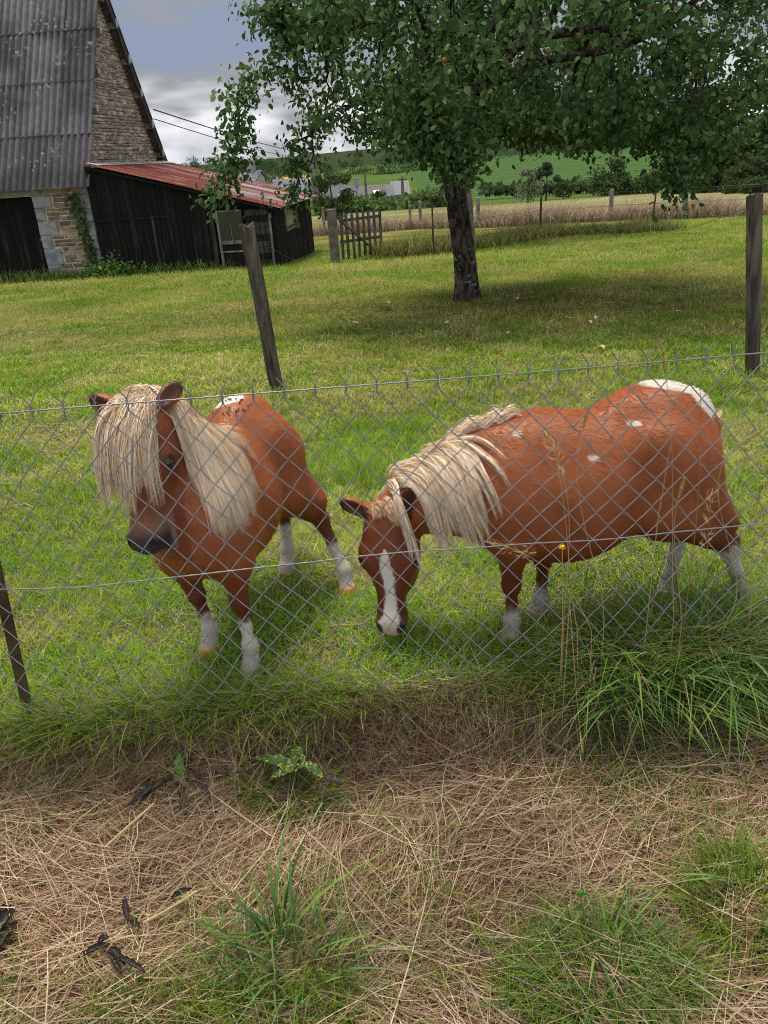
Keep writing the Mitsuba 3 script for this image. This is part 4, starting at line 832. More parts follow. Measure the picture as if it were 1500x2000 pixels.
# ---------------------------------------------------------------- village
def house(label, px0, px1, py, Y, wall_px, roof_px, wall_m, roof_m, depth=6.0, chim=(), win=(), skylights=(), gable_px=0, yaw=0.0, name='house', wcol=None):
    k = thing(name, label, 'house'); a, b = at(px0, py, Y), at(px1, py, Y); L = np.linalg.norm(b - a); s = Y / 1656; ca, sa = math.cos(yaw), math.sin(yaw)
    R = np.array([[ca, sa, 0], [-sa, ca, 0], [0, 0, 1]]); o = np.array([a[0], Y, min(a[2], b[2])])
    def tr(v): return np.asarray(v, float) @ R + o
    hw, hr = wall_px * s, roof_px * s
    pts = np.array([(0, 0), (depth, 0), (depth, hw), (depth / 2, hw + hr), (0, hw)])
    e = trimesh.creation.extrude_polygon(__import__('shapely').Polygon(pts), L, engine='earcut'); v = np.asarray(e.vertices)
    wl = part(k, 'wall', (tr(np.stack([v[:, 2], v[:, 0], v[:, 1] - 0.8 * (v[:, 1] < 0.01)], -1)), e.faces), wall_m)
    for sgn, nm in ((-1, 'roof'), (1, 'roof')):
        y0, y1 = (-0.35, depth / 2) if sgn < 0 else (depth + 0.35, depth / 2); z0 = hw - 0.35 * hr / (depth / 2); z1 = hw + hr
        q = np.array([(-0.25, y0, z0 + 0.06), (L + 0.25, y0, z0 + 0.06), (L + 0.25, y1, z1 + 0.06), (-0.25, y1, z1 + 0.06)]); q2 = q + [0, 0, 0.14]
        V = np.vstack([q, q2]); F = np.array([[0, 1, 2, 3], [7, 6, 5, 4], [0, 4, 5, 1], [1, 5, 6, 2], [2, 6, 7, 3], [3, 7, 4, 0]])
        rp = part(k, nm, (tr(V), F), roof_m)
        if sgn < 0:
            for (fx_, fz_) in skylights:
                c = q2[0] + (q2[1] - q2[0]) * fx_ + (q2[3] - q2[0]) * fz_; al = (q2[1] - q2[0]) / np.linalg.norm(q2[1] - q2[0]); up = (q2[3] - q2[0]) / np.linalg.norm(q2[3] - q2[0]); nn = np.cross(al, up)
                m = cbox(1.0, 1.3, 0.10); fr = part(rp, 'skylight', (tr(m[0] @ np.stack([al, up, nn]) + c + nn * 0.03), m[1]), 'mat_clip_metal'); m = cbox(0.7, 0.95, 0.10)
                globals().setdefault('_n', 0)
                part(k, 'window', (tr(m[0] @ np.stack([al, up, nn]) + c + nn * 0.05), m[1]), 'mat_glass_dark')
            for (fx_, hh) in chim:
                m = cbox(0.9, 0.6, hh * s + 0.8); part(rp, 'chimney', (tr(m[0] + [L * fx_, depth / 2, z1 + (hh * s - 0.8) / 2]), m[1]), 'mat_chimney_brick' if hh < 14 else 'mat_render_white')
    for (fx_, fz_, ww, wh) in win:
        m = cbox(ww, 0.10, wh); w_ = part(wl, 'window', (tr(m[0] + [L * fx_, -0.03, hw * fz_]), m[1]), 'mat_render_white'); m = cbox(ww * 0.8, 0.06, wh * 0.84); part(k, 'pane', (tr(m[0] + [L * fx_, -0.07, hw * fz_]), m[1]), 'mat_glass_dark')
    return k
house('long low slate roofed house with one skylight and white chimney', 632, 703, 412, 150, 16, 30, 'mat_render_grey', 'mat_slate', 7.0, chim=[(0.96, 15)], skylights=[(0.50, 0.35)], win=[(0.25, 0.55, 0.9, 0.9), (0.7, 0.55, 0.9, 0.9)])
house('brown roofed house with a pale gable right of the slate house', 706, 752, 410, 146, 15, 29, 'mat_render_grey', 'mat_brown_slate', 7.0, skylights=[(0.66, 0.55)], win=[(0.4, 0.5, 0.9, 0.9)])
house('white gabled house front with pale walls', 752, 769, 408, 148, 24, 18, 'mat_render_white', 'mat_slate', 8.0, win=[(0.5, 0.5, 0.8, 1.0)])
house('pale roofed barn with green walls at the right of the village', 768, 800, 404, 160, 24, 22, 'mat_render_green', 'mat_pale_sheet', 8.0, win=[(0.3, 0.4, 1.0, 1.2), (0.7, 0.4, 1.0, 1.2)])
house('grey roofed house with a tall white chimney behind the red shed roof', 462, 496, 372, 85, 10, 22, 'mat_render_grey', 'mat_slate', 5.0, chim=[(0.45, 22)], yaw=-0.25)
house('small house with brick chimney between the shed roof and the wood', 514, 540, 378, 110, 10, 16, 'mat_render_grey', 'mat_slate', 5.0, chim=[(0.12, 10)])
house('blue grey roofed house just above the shed roof end', 532, 598, 384, 100, 12, 18, 'mat_render_grey', 'mat_slate', 6.0)
# a parked car by the hedge, seen from far away
car = thing('car', 'small pale car parked by the hedge left of the apple trunk', 'car'); cq = at(868, 405, 118)
prof = __import__('shapely').Polygon([(-2.0, 0.25), (2.0, 0.25), (2.05, 0.7), (1.7, 0.88), (1.0, 0.95), (0.45, 1.42), (-0.9, 1.45), (-1.6, 1.0), (-2.0, 0.9)])
e = trimesh.creation.extrude_polygon(prof.buffer(-0.06).buffer(0.06), 1.65, engine='earcut'); v = np.asarray(e.vertices); part(car, 'body', (np.stack([v[:, 0], v[:, 2] - 0.8, v[:, 1]], -1) + cq, np.asarray(e.faces)[:, ::-1]), 'mat_car_paint')
prof = __import__('shapely').Polygon([(0.85, 0.98), (0.42, 1.36), (-0.85, 1.38), (-1.4, 1.0)]); e = trimesh.creation.extrude_polygon(prof, 1.69, engine='earcut'); v = np.asarray(e.vertices); part(car, 'window', (np.stack([v[:, 0], v[:, 2] - 0.82, v[:, 1]], -1) + cq, np.asarray(e.faces)[:, ::-1]), 'mat_glass_dark')
for sx in (-1.25, 1.25):
    for sy in (-0.75, 0.75):
        w_ = trimesh.creation.cylinder(0.31, 0.2, sections=20); v = np.asarray(w_.vertices); part(car, 'wheel', (np.stack([v[:, 0] + sx, v[:, 2] + sy, v[:, 1] + 0.31], -1) + cq, w_.faces), 'mat_rubber')
# poles and the wires overhead
def pole(label, px, py0, py1, Y, rad, m='mat_concrete', name='utility_pole'):
    k = thing(name, label, 'utility pole'); a, b = at(px, py1, Y), at(px, py0, Y); part(k, 'mast', tube([(a[0], Y, a[2] - 2.0), (a[0], Y, (a[2] + b[2]) / 2), (a[0], Y, b[2])], [rad * 1.25, rad * 1.1, rad * 0.8], 8), m)
    m_ = cbox(1.3, 0.12, 0.12); part(k, 'crossarm', (m_[0] + [a[0], Y - 0.1, b[2] - 0.4], m_[1]), 'mat_rust_iron'); return k
pole('thick pale concrete utility pole above the shed roof end', 618, 296, 400, 110, 0.42)
pole('thin grey utility pole left of the slate house gable', 716, 326, 392, 122, 0.17, 'mat_grey_bark')
pole('wooden utility pole in front of the pale roofed barn', 788, 344, 404, 112, 0.20, 'mat_grey_bark')
pole('short slim pole in front of the brown roofed house', 734, 386, 416, 108, 0.13, 'mat_grey_bark')
pole('thin pale leaning pole before the wood at the right', 1352, 314, 372, 84, 0.10, 'mat_grey_bark')
for lab, a_, b_, sg in (('upper overhead cable running down from behind the barn to the concrete pole', at(300, 214, 36), at(618, 300, 110), 1.0), ('lower thinner overhead cable below the upper one', at(300, 232, 36), at(618, 306, 110), 1.5)):
    k = thing('overhead_cable', lab, 'cable'); P = np.linspace(a_, b_, 24); P[:, 2] -= sg * np.sin(np.linspace(0, np.pi, 24)) * 0.35; put(k, tube(P, 0.030 if sg < 1.2 else 0.022, 5), 'mat_wire_dark')
# ---------------------------------------------------------------- ponies: one smooth body each, from blended round cones and ellipsoids
def bones_eval(prims, P):
    d = np.full(len(P), 9.0)
    for kind, prm, k, neg in prims:
        q = prim_d(kind, prm, P)
        d = smin(d, q, k) if not neg else -smin(-d, q, k)
    return d

def smin(a, b, k):
    h = np.maximum(k - np.abs(a - b), 0) / k
    return np.minimum(a, b) - h * h * k * 0.25

def prim_d(kind, prm, P):
    if kind == 'e':                                   # ellipsoid: centre, rotation (rows = axes), radii
        c, R, r = prm
        q = (P - c) @ R.T
        k0 = np.linalg.norm(q / r, axis=-1); k1 = np.linalg.norm(q / (r * r), axis=-1) + 1e-9
        return k0 * (k0 - 1.0) / k1
    a, b, r1, r2 = prm                                # round cone
    ba = b - a; l2 = ba @ ba; rr = r1 - r2; a2 = l2 - rr * rr; il2 = 1.0 / l2
    pa = P - a; y = pa @ ba; z = y - l2
    w = pa * l2 - y[..., None] * ba; x2 = (w * w).sum(-1)
    y2 = y * y * l2; z2 = z * z * l2
    k = np.sign(rr) * rr * rr * x2
    d = (np.sqrt(x2 * a2 * il2) + y * rr) * il2 - r1
    d = np.where(np.sign(z) * a2 * z2 > k, np.sqrt(np.maximum(x2 + z2, 0)) * il2 - r2, d)
    return np.where((np.sign(y) * a2 * y2 < k) & ~(np.sign(z) * a2 * z2 > k), np.sqrt(np.maximum(x2 + y2, 0)) * il2 - r1, d)

def prim_box(kind, prm):
    if kind == 'e':
        c, R, r = prm; e = np.sqrt(((R * r[:, None]) ** 2).sum(0)); return c - e, c + e
    a, b, r1, r2 = prm
    return np.minimum(a - r1, b - r2), np.maximum(a + r1, b + r2)

def surface(prims, h):
    lo = np.min([prim_box(k, p)[0] for k, p, _, n in prims if not n], 0) - 0.05
    hi = np.max([prim_box(k, p)[1] for k, p, _, n in prims if not n], 0) + 0.05
    n = np.ceil((hi - lo) / h).astype(int) + 1
    D = np.full(n, 0.12)
    ax = [lo[i] + h * np.arange(n[i]) for i in range(3)]
    for kind, prm, k, neg in prims:
        b0, b1 = prim_box(kind, prm)
        i0 = np.clip(((b0 - k - 0.03 - lo) / h).astype(int), 0, n); i1 = np.clip(((b1 + k + 0.03 - lo) / h).astype(int) + 2, 0, n)
        s = tuple(slice(a, b) for a, b in zip(i0, i1))
        G = np.stack(np.meshgrid(*[ax[i][s[i]] for i in range(3)], indexing='ij'), -1)
        q = prim_d(kind, prm, G.reshape(-1, 3)).reshape(G.shape[:3])
        D[s] = smin(D[s], q, k) if not neg else -smin(-D[s], q, k)
    # surface nets
    neg = D < 0
    A, B, Cn = n - 1
    corner = [neg[i:i + A, j:j + B, k:k + Cn] for i in (0, 1) for j in (0, 1) for k in (0, 1)]
    cnt = sum(c.astype(np.int8) for c in corner)
    mixed = (cnt > 0) & (cnt < 8)
    idx = -np.ones(mixed.shape, int); idx[mixed] = np.arange(mixed.sum())
    cell = np.argwhere(mixed)
    acc = np.zeros((len(cell), 3)); num = np.zeros(len(cell))
    offs = [np.array(o) for o in np.ndindex(2, 2, 2)]
    for a in range(8):
        for b in range(a + 1, 8):
            if np.abs(offs[a] - offs[b]).sum() != 1: continue
            da = D[tuple((cell + offs[a]).T)]; db = D[tuple((cell + offs[b]).T)]
            m = (da < 0) != (db < 0)
            t = np.where(m, da / np.where(m, da - db, 1), 0)
            acc += np.where(m[:, None], offs[a] + (offs[b] - offs[a]) * t[:, None], 0); num += m
    V = lo + h * (cell + acc / num[:, None])
    F = []
    for axis in range(3):
        o = np.eye(3, dtype=int)[axis]; u, w = [np.eye(3, dtype=int)[(axis + i) % 3] for i in (1, 2)]
        sl0 = tuple(slice(1, n[i] - 1) for i in range(3))
        base = np.argwhere(neg[sl0] != neg[tuple(slice(1 + o[i], n[i] - 1 + o[i]) for i in range(3))]) + 1
        base = base[(base + o < n - 1).all(1)]
        s = neg[tuple(base.T)]
        q = np.stack([idx[tuple((base - x).T)] for x in (u * 0, u, u + w, w)], 1)
        q = np.where(s[:, None], q, q[:, ::-1])
        F.append(q)
    F = np.vstack(F); F = F[(F >= 0).all(1)]
    F = np.vstack([F[:, [0, 1, 2]], F[:, [0, 2, 3]]])
    import scipy.sparse as ssp
    from scipy.sparse.csgraph import connected_components
    e = np.vstack([F[:, [0, 1]], F[:, [1, 2]]])
    _, lab = connected_components(ssp.coo_matrix((np.ones(len(e)), (e[:, 0], e[:, 1])), (len(V), len(V))), False)
    F = F[lab[F[:, 0]] == np.bincount(lab).argmax()]
    m = trimesh.Trimesh(V, F, process=False); m.remove_unreferenced_vertices()
    return m, (lo, h, D)

def relax(m, it):
    import scipy.sparse as ssp
    e = m.edges_unique; n = len(m.vertices)
    A = ssp.coo_matrix((np.ones(2 * len(e)), (np.r_[e[:, 0], e[:, 1]], np.r_[e[:, 1], e[:, 0]])), (n, n)).tocsr()
    deg = np.asarray(A.sum(1)); V = np.array(m.vertices)
    for k in range(it):
        V = V + (0.5 if k % 2 == 0 else -0.51) * (A @ V / deg - V)
    return trimesh.Trimesh(V, m.faces, process=False)

class Pony:
    def __init__(s, O, F, head, legs, spec):
        """O: ground point under the middle, F: forward (2D), head: (poll, axis, face normal), legs: four dicts of joints in the pony's own frame."""
        s.O = np.array([O[0], O[1], 0.0]); s.F = unit([F[0], F[1], 0]); s.L = np.array([-s.F[1], s.F[0], 0.0]); s.Z = np.array([0, 0, 1.0])
        s.R = np.stack([s.F, s.L, s.Z])
        s.prims = []; s.spec = spec; s.sc = spec.get('scale', 1.0)
        s.poll = np.array(head[0], float); e1 = unit(head[1]); e2 = np.array(head[2], float); e2 = unit(e2 - (e2 @ e1) * e1)
        s.H = np.stack([e1, e2, np.cross(e1, e2)])
        s.legs = legs
        s.build()
    def w(s, p): return s.O + (np.asarray(p, float) * s.sc) @ s.R
    def loc(s, P): return (P - s.O) @ s.R.T / s.sc
    def hw(s, p): return s.poll + np.asarray(p, float) @ s.H
    def hloc(s, P): return (P - s.poll) @ s.H.T
    def E(s, c, r, k=0.06, pitch=0.0, neg=False):
        la = s.spec.get('slim', 1.0) if c[2] > 0.42 else 1.0; c = (c[0], c[1] * la, c[2]); r = (r[0], r[1] * la, r[2])
        a = math.radians(pitch); Rl = np.array([[math.cos(a), 0, math.sin(a)], [0, 1, 0], [-math.sin(a), 0, math.cos(a)]])
        s.prims.append(('e', (s.w(c), Rl @ s.R, np.array(r, float) * s.sc), k, neg))
    def C(s, a, b, r1, r2, k=0.05): s.prims.append(('c', (s.w(a), s.w(b), r1 * s.sc, r2 * s.sc), k, False))
    def HE(s, c, r, k=0.025, rot=None, neg=False):
        R = s.H if rot is None else rot @ s.H
        s.prims.append(('e', (s.hw(c), R, np.array(r, float)), k, neg))
    def HC(s, a, b, r1, r2, k=0.025): s.prims.append(('c', (s.hw(a), s.hw(b), r1, r2), k, False))
    def build(s):
        sp = s.spec
        # trunk
        s.E((0.045, 0, 0.555), (0.285, 0.230, 0.235), 0.05)
        s.E((0.10, 0, 0.50 + sp.get('belly', 0)), (0.22, 0.213, 0.195 - sp.get('belly', 0) * 0.6), 0.08)
        s.E((0.25, 0, 0.575), (0.18, 0.165, 0.205), 0.09)
        s.E((0.34, 0, 0.535), (0.10, 0.120, 0.115), 0.08)
        s.E((-0.23, 0, 0.65), (0.19, 0.180, 0.215), 0.09)
        s.E((-0.33, 0, 0.62), (0.10, 0.13, 0.17), 0.08)
        s.E((0.26, 0, 0.712), (0.16, 0.055, 0.070), 0.10)
        s.E((0.02, 0, 0.705), (0.22, 0.12, 0.088), 0.08)
        s.E((-0.22, 0, 0.785), (0.16, 0.10, 0.088), 0.08)
        for l in (-1, 1):
            s.E((0.29, 0.110 * l, 0.55), (0.12, 0.062, 0.17), 0.06, pitch=-25)      # shoulder
            s.E((-0.18, 0.150 * l, 0.73), (0.07, 0.045, 0.05), 0.08)              # point of the hip
            s.E((-0.125, 0.240 * l, 0.55), (0.030, 0.030, 0.15), 0.055, pitch=18, neg=True)     # fold of the flank
            s.E((0.150, 0.242 * l, 0.50), (0.026, 0.026, 0.14), 0.050, pitch=-22, neg=True)     # behind the shoulder blade
            s.E((-0.30, 0.205 * l, 0.60), (0.018, 0.026, 0.12), 0.050, pitch=12, neg=True)      # between thigh and buttock
        s.C((-0.36, 0, 0.80), (-0.425, 0, 0.71), 0.035, 0.03, 0.05)                 # dock
        # legs
        for g in s.legs:
            l = g['side']
            if g['front']:
                el, kn, fe, ho = [np.array(g[n], float) for n in ('elbow', 'knee', 'fetlock', 'hoof')]
                s.C(el + [0, -0.01 * l, 0.08], el, 0.080, 0.066, 0.06)
                s.C(el, kn, 0.060, 0.027, 0.04)
                s.E(kn + [0.004, 0, 0], (0.029, 0.027, 0.038), 0.02)
            else:
                hi, st, kn, fe, ho = [np.array(g[n], float) for n in ('hip', 'stifle', 'hock', 'fetlock', 'hoof')]
                s.C(hi, st, 0.135, 0.090, 0.08)
                s.C(hi + [-0.09, 0, -0.08], kn + [0.02, 0, 0.10], 0.085, 0.040, 0.06)
                s.C(st, kn, 0.076, 0.026, 0.05)
                s.C(kn + [-0.020, 0, 0.028], kn + [-0.008, 0, -0.04], 0.017, 0.015, 0.02)
                s.E(kn, (0.032, 0.025, 0.040), 0.02)
            mid = kn * 0.45 + fe * 0.55
            b_ = 0.0 if g['front'] else 0.004
            s.C(kn, mid, 0.024 + b_, 0.018 + b_, 0.02); s.C(mid, fe, 0.018 + b_, 0.023 + b_, 0.02)
            s.E(fe, (0.028, 0.025, 0.026), 0.02)
            top = ho + (fe - ho) * 0.45
            s.C(fe, top, 0.023, 0.029, 0.02)
            s.C(top, ho + [0.006, 0, 0.024], 0.028, 0.033, 0.015)
        # neck: a crest line over a throat line
        for (a, b, r1, r2) in sp['neck']: s.prims.append(('c', (np.array(a, float), np.array(b, float), r1, r2), 0.09, False))
        # head
        s.HE((0.060, -0.055, 0), (0.095, 0.070, 0.085), 0.05)
        s.HE((0.150, -0.055, 0), (0.110, 0.060, 0.103), 0.04)
        for l in (-1, 1):
            s.HE((0.165, -0.030, 0.082 * l), (0.040, 0.022, 0.024), 0.03)
            s.HE((0.185, -0.125, 0.046 * l), (0.115, 0.078, 0.042), 0.04)
        s.HC((0.15, -0.055, 0), (0.37, -0.048, 0), 0.066, 0.043, 0.04)
        s.HE((0.395, -0.055, 0), (0.058, 0.052, 0.053), 0.03)
        s.HC((0.20, -0.135, 0), (0.385, -0.098, 0), 0.048, 0.030, 0.04)
        s.HE((0.405, -0.105, 0), (0.034, 0.028, 0.036), 0.02)
        for l in (-1, 1):
            s.HE((0.408, -0.022, 0.034 * l), (0.026, 0.018, 0.018), 0.015)
            a = np.array([0.55, 0.25, 0.8 * l]); a = unit(a)
            s.HE((0.418, -0.010, 0.040 * l), (0.017, 0.014, 0.009), 0.008, neg=True)
            s.HE((0.168, -0.017, 0.104 * l), (0.019, 0.016, 0.010), 0.012, neg=True)
        s.HE((0.447, -0.086, 0), (0.030, 0.0085, 0.055), 0.012, neg=True)
        # ears: hollow leaf shapes
        s.ears = []
        for l in (-1, 1):
            d = np.array(sp['ears'][0 if l < 0 else 1], float); d = unit(d)      # pointing direction in head axes
            out = np.array(sp['earopen'][0 if l < 0 else 1], float); out = unit(out - (out @ d) * d)
            R = np.stack([d, out, np.cross(d, out)])
            base = np.array([0.010, -0.030 + sp.get('earfwd', 0) * (l < 0), 0.062 * l])
            c = base + d * 0.046
            s.ears.append((s.hw(base), d @ s.H, out @ s.H))
            s.HE(base + d * 0.012, (0.030, 0.024, 0.026), 0.025, rot=R)
            s.HE(c + d * 0.006, (0.056, 0.020, 0.030), 0.012, rot=R)
            s.HE(c + d * 0.012 + out * 0.021, (0.038, 0.016, 0.019), 0.008, rot=R, neg=True)
    def sdf(s, P):
        from scipy.ndimage import map_coordinates
        lo, h, D = s.grid
        return map_coordinates(D, ((P - lo) / h).T, order=1, mode='nearest')
    def grad(s, P, h=0.008):
        g = np.stack([s.sdf(P + o) - s.sdf(P - o) for o in np.eye(3) * h], -1)
        return g / (np.linalg.norm(g, axis=1, keepdims=True) + 1e-9)

def fbm_np(P, f, seed=0, o=3): return meshkit.fbm(np.asarray(P) * f + seed * 7.31, o, seed)
def sstep(a, b, x):
    t = np.clip((x - a) / (b - a), 0, 1); return t * t * (3 - 2 * t)

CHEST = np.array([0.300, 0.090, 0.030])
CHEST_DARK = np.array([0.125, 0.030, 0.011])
WHITE = np.array([0.62, 0.60, 0.56])

def lerp(c, d, t): return c * (1 - t[:, None]) + np.asarray(d) * t[:, None]

def coat(pony, P, N):
    """The pony's colours: chestnut, white stockings and patches, dark muzzle, painted belly shading."""
    q, hq, sp = pony.loc(P), pony.hloc(P), pony.spec
    n1, n2, n3 = fbm_np(P, 9, 1), fbm_np(P, 38, 2), fbm_np(P, 120, 3, 2)
    c = CHEST * (0.86 + 0.28 * n1)[:, None] * (0.88 + 0.24 * n3)[:, None] * (0.84 + 0.32 * fbm_np(P, 3.2, 9))[:, None]
    c = lerp(c, CHEST_DARK, 0.95 * sstep(0.52, 0.24, q[:, 2] + 0.06 * (n1 - 0.5)))  # darker lower legs, and belly shading painted into the coat colour
    onhead = (np.abs(hq[:, 2]) < 0.115) & (hq[:, 1] > np.interp(hq[:, 0], [0, 0.1, 0.25, 0.34, 0.45], [-0.14, -0.19, -0.20, -0.15, -0.14])) & (hq[:, 0] > -0.01) & (hq[:, 0] < 0.48)
    head = sstep(0.02, 0.10, hq[:, 0]) * onhead
    c = lerp(c, CHEST_DARK * 1.15, 0.75 * head)
    # stockings
    for g in pony.legs:
        near = (np.sign(q[:, 1]) == g['side']) & ((q[:, 0] > 0.0) == g['front']) & (q[:, 2] < g['sock'] + 0.15)
        c = lerp(c, CHEST_DARK * 0.8, 0.75 * sstep(g['sock'] + 0.16, g['sock'] + 0.03, q[:, 2]) * near)
        t = sstep(g['sock'] + 0.022, g['sock'] - 0.022, q[:, 2] + 0.07 * (n2 - 0.5) + g.get('tilt', 0) * (q[:, 0] - np.array(g['hoof'])[0])) * near
        c = lerp(c, WHITE * np.array([0.98, 0.96, 0.92]) * (sp.get('sockdim', 0.92) - 0.35 * sstep(0.16, 0.02, q[:, 2]) * n2 - 0.2 * n1)[:, None], t)
    # patches on the back and flanks
    for (a, l, z, ra, rl, rz, soft) in sp['patches']:
        d = np.sqrt(((q[:, 0] - a) / ra) ** 2 + ((q[:, 1] - l) / rl) ** 2 + ((q[:, 2] - z) / rz) ** 2) + soft * 2.2 * (n1 - 0.5) + soft * (n2 - 0.5)
        c = lerp(c, WHITE, sstep(1.06, 0.94, d))
    # muzzle and blaze
    if 'blaze' in sp:
        xs, off, wd = sp['blaze']
        o = np.interp(hq[:, 0], xs, off); w = np.interp(hq[:, 0], xs, wd)
        t = sstep(1.18, 0.86, np.abs(hq[:, 2] - o) / np.maximum(w, 1e-4) + 0.7 * (n2 - 0.5) + 0.4 * (n3 - 0.5)) * (hq[:, 1] > -0.075) * onhead * (hq[:, 0] > xs[0])
        pink = sstep(0.375, 0.43, hq[:, 0] + 0.03 * (n2 - 0.5))
        c = lerp(c, WHITE * (1 - 0.0 * n1)[:, None], t)
        c = lerp(c, np.array([0.50, 0.33, 0.31]), t * pink * 0.9)
        g = sstep(0.370, 0.420, hq[:, 0] + 0.03 * (n2 - 0.5)) * (1 - t) * onhead
        c = lerp(c, np.array([0.085, 0.072, 0.072]), 0.92 * g)
    else:
        onhead = onhead & (np.abs(hq[:, 2]) < 0.075) & (hq[:, 1] > np.interp(hq[:, 0], [0.30, 0.36, 0.42], [-0.15, -0.135, -0.13])) & (np.abs(hq[:, 2]) < np.interp(hq[:, 1], [-0.13, -0.10], [0.03, 0.08]))
        b = sstep(0.29, 0.37, hq[:, 0] + 0.03 * (n2 - 0.5)) * onhead
        c = lerp(c, np.array([0.27, 0.135, 0.075]), 0.65 * b)
        side = sstep(0.03, 0.055, np.abs(hq[:, 2]) + 0.02 * (n2 - .5)) * sstep(0.28, 0.36, hq[:, 0]) * onhead
        c = lerp(c, np.array([0.24, 0.18, 0.15]), 0.6 * side)
        g = sstep(0.352, 0.400, hq[:, 0] + 0.02 * (n2 - 0.5) - 0.10 * (hq[:, 1] + 0.03)) * onhead * sstep(-0.125, -0.105, hq[:, 1]) * sstep(0.066, 0.056, np.abs(hq[:, 2]))
        c = lerp(c, np.array([0.042, 0.039, 0.043]), 0.97 * g)
    for l in (-1, 1):                                   # nostrils, lids and ear linings are darker
        d = np.linalg.norm((hq - [0.418, -0.012, 0.040 * l]) / [0.026, 0.021, 0.018], axis=1)
        c = lerp(c, np.array([0.022, 0.018, 0.018]), 0.95 * sstep(1.15, 0.75, d))
        d = np.linalg.norm((hq - [0.168, -0.022, 0.099 * l]) / [0.030, 0.026, 0.022], axis=1)
        c = lerp(c, np.array([0.05, 0.022, 0.014]), 0.9 * sstep(1.2, 0.7, d))
    for (b, d, o) in pony.ears:
        r = P - (b + d * 0.050)
        al, ou = r @ d, r @ o
        lat = np.linalg.norm(r - al[:, None] * d - ou[:, None] * o, axis=1)
        c = lerp(c, np.array([0.055, 0.022, 0.014]), 0.9 * sstep(-0.006, 0.003, ou) * (lat < 0.022) * (np.abs(al) < 0.05) * ((N @ o) > 0.1))
        c = lerp(c, np.array([0.04, 0.018, 0.012]), 0.8 * (al > 0.036) * (lat < 0.03) * (np.abs(ou) < 0.04))
    if 'sheath' in sp: pass
    return np.clip(c, 0.01, 0.85)

def grow(pony, root, d0, length, steps, grav, stiff, wig, r, keep=0.008, sway=None):
    """Strands that start along d0, fall under their weight and slide over the body. Returns (n, steps+1, 3)."""
    n = len(root); p = root.copy(); d = d0 / (np.linalg.norm(d0, axis=1, keepdims=True) + 1e-9)
    out = [p.copy()]; ds = (length / steps)[:, None]
    ph = r.random((n, 3)) * 50
    for i in range(steps):
        nz = np.stack([meshkit.noise(p * 22 + ph[:, [k]] , 11 + k) - 0.5 for k in range(3)], -1)
        d = d * stiff + np.array([0, 0, -1.0]) * grav + nz * wig
        if sway is not None: d = d + sway(p, i / steps)
        d /= np.linalg.norm(d, axis=1, keepdims=True) + 1e-9
        q = p + d * ds
        s = pony.sdf(q); inside = s < keep
        if inside.any():
            g = pony.grad(q[inside]); q[inside] += g * (keep - s[inside])[:, None]
            d[inside] -= np.minimum((d[inside] * g).sum(1, keepdims=True), 0) * g * 0.8
        p = q; out.append(p.copy())
    return np.stack(out, 1)

def locks(pony, root, d0, length, steps, per, spread, grav, stiff, wig, r, keep=0.010, sway=None, close=0.55, rise=9.0, avoid=None):
    """Guide strands, each the middle of a lock of finer hairs that draw together towards the tip."""
    G = grow(pony, root, d0, length, steps, grav, stiff, wig, r, keep, sway)
    G = G[(G[:, :, 2].max(1) - G[:, 0, 2]) < rise]
    if avoid is not None: G = G[~avoid(G.reshape(-1, 3)).reshape(G.shape[:2]).any(1)]
    n, s, _ = G.shape
    off = r.normal(0, 1, (n, per, 1, 3)) * spread
    t = np.linspace(0, 1, s)[None, None, :, None]
    fray = r.normal(0, 1, (n, per, 1, 3)) * spread * 1.1 * np.clip(t - 0.55, 0, 1) ** 1.5
    H = G[:, None] + off * (1 - (1 - close) * t) + fray
    cut = 1 - 0.35 * r.random((n, per, 1)) ** 2                # uneven ends: resample each hair to its own length
    u = np.linspace(0, 1, s)[None, None] * cut * (s - 1)
    i = np.minimum(u.astype(int), s - 2); fr = (u - i)[..., None]
    a = np.take_along_axis(H, i[..., None], 2); b = np.take_along_axis(H, i[..., None] + 1, 2)
    H = (a * (1 - fr) + b * fr).reshape(n * per, s, 3)
    sd = pony.sdf(H.reshape(-1, 3)).reshape(H.shape[:2])
    bad = sd < 0.003
    if bad.any():
        g = pony.grad(H[bad]); H[bad] += g * (0.004 - sd[bad])[:, None]
    return H

def hair_mesh(H, width, r, cols, root_dark=0.85):
    n, s, _ = H.shape
    t = np.gradient(H, axis=1); t /= np.linalg.norm(t, axis=2, keepdims=True) + 1e-9
    rv = r.normal(0, 1, (n, 1, 3)); side = np.cross(t, rv); side /= np.linalg.norm(side, axis=2, keepdims=True) + 1e-9
    u = np.linspace(0, 1, s)
    W = width * (0.6 + 0.8 * r.random((n, 1))) * np.interp(u, [0, 0.7, 1], [1, 0.9, 0.12])
    m = ribbons(H, W, side)
    c = cols[r.integers(0, len(cols), n)] * (0.8 + 0.4 * r.random((n, 1)))
    c = c[:, None, :] * np.interp(u, [0, 0.25, 1], [root_dark, 1, 0.97])[None, :, None]
    c = np.repeat(c[:, :, None], 2, 2).reshape(-1, 3)
    return m, np.clip(c, 0, 0.9)

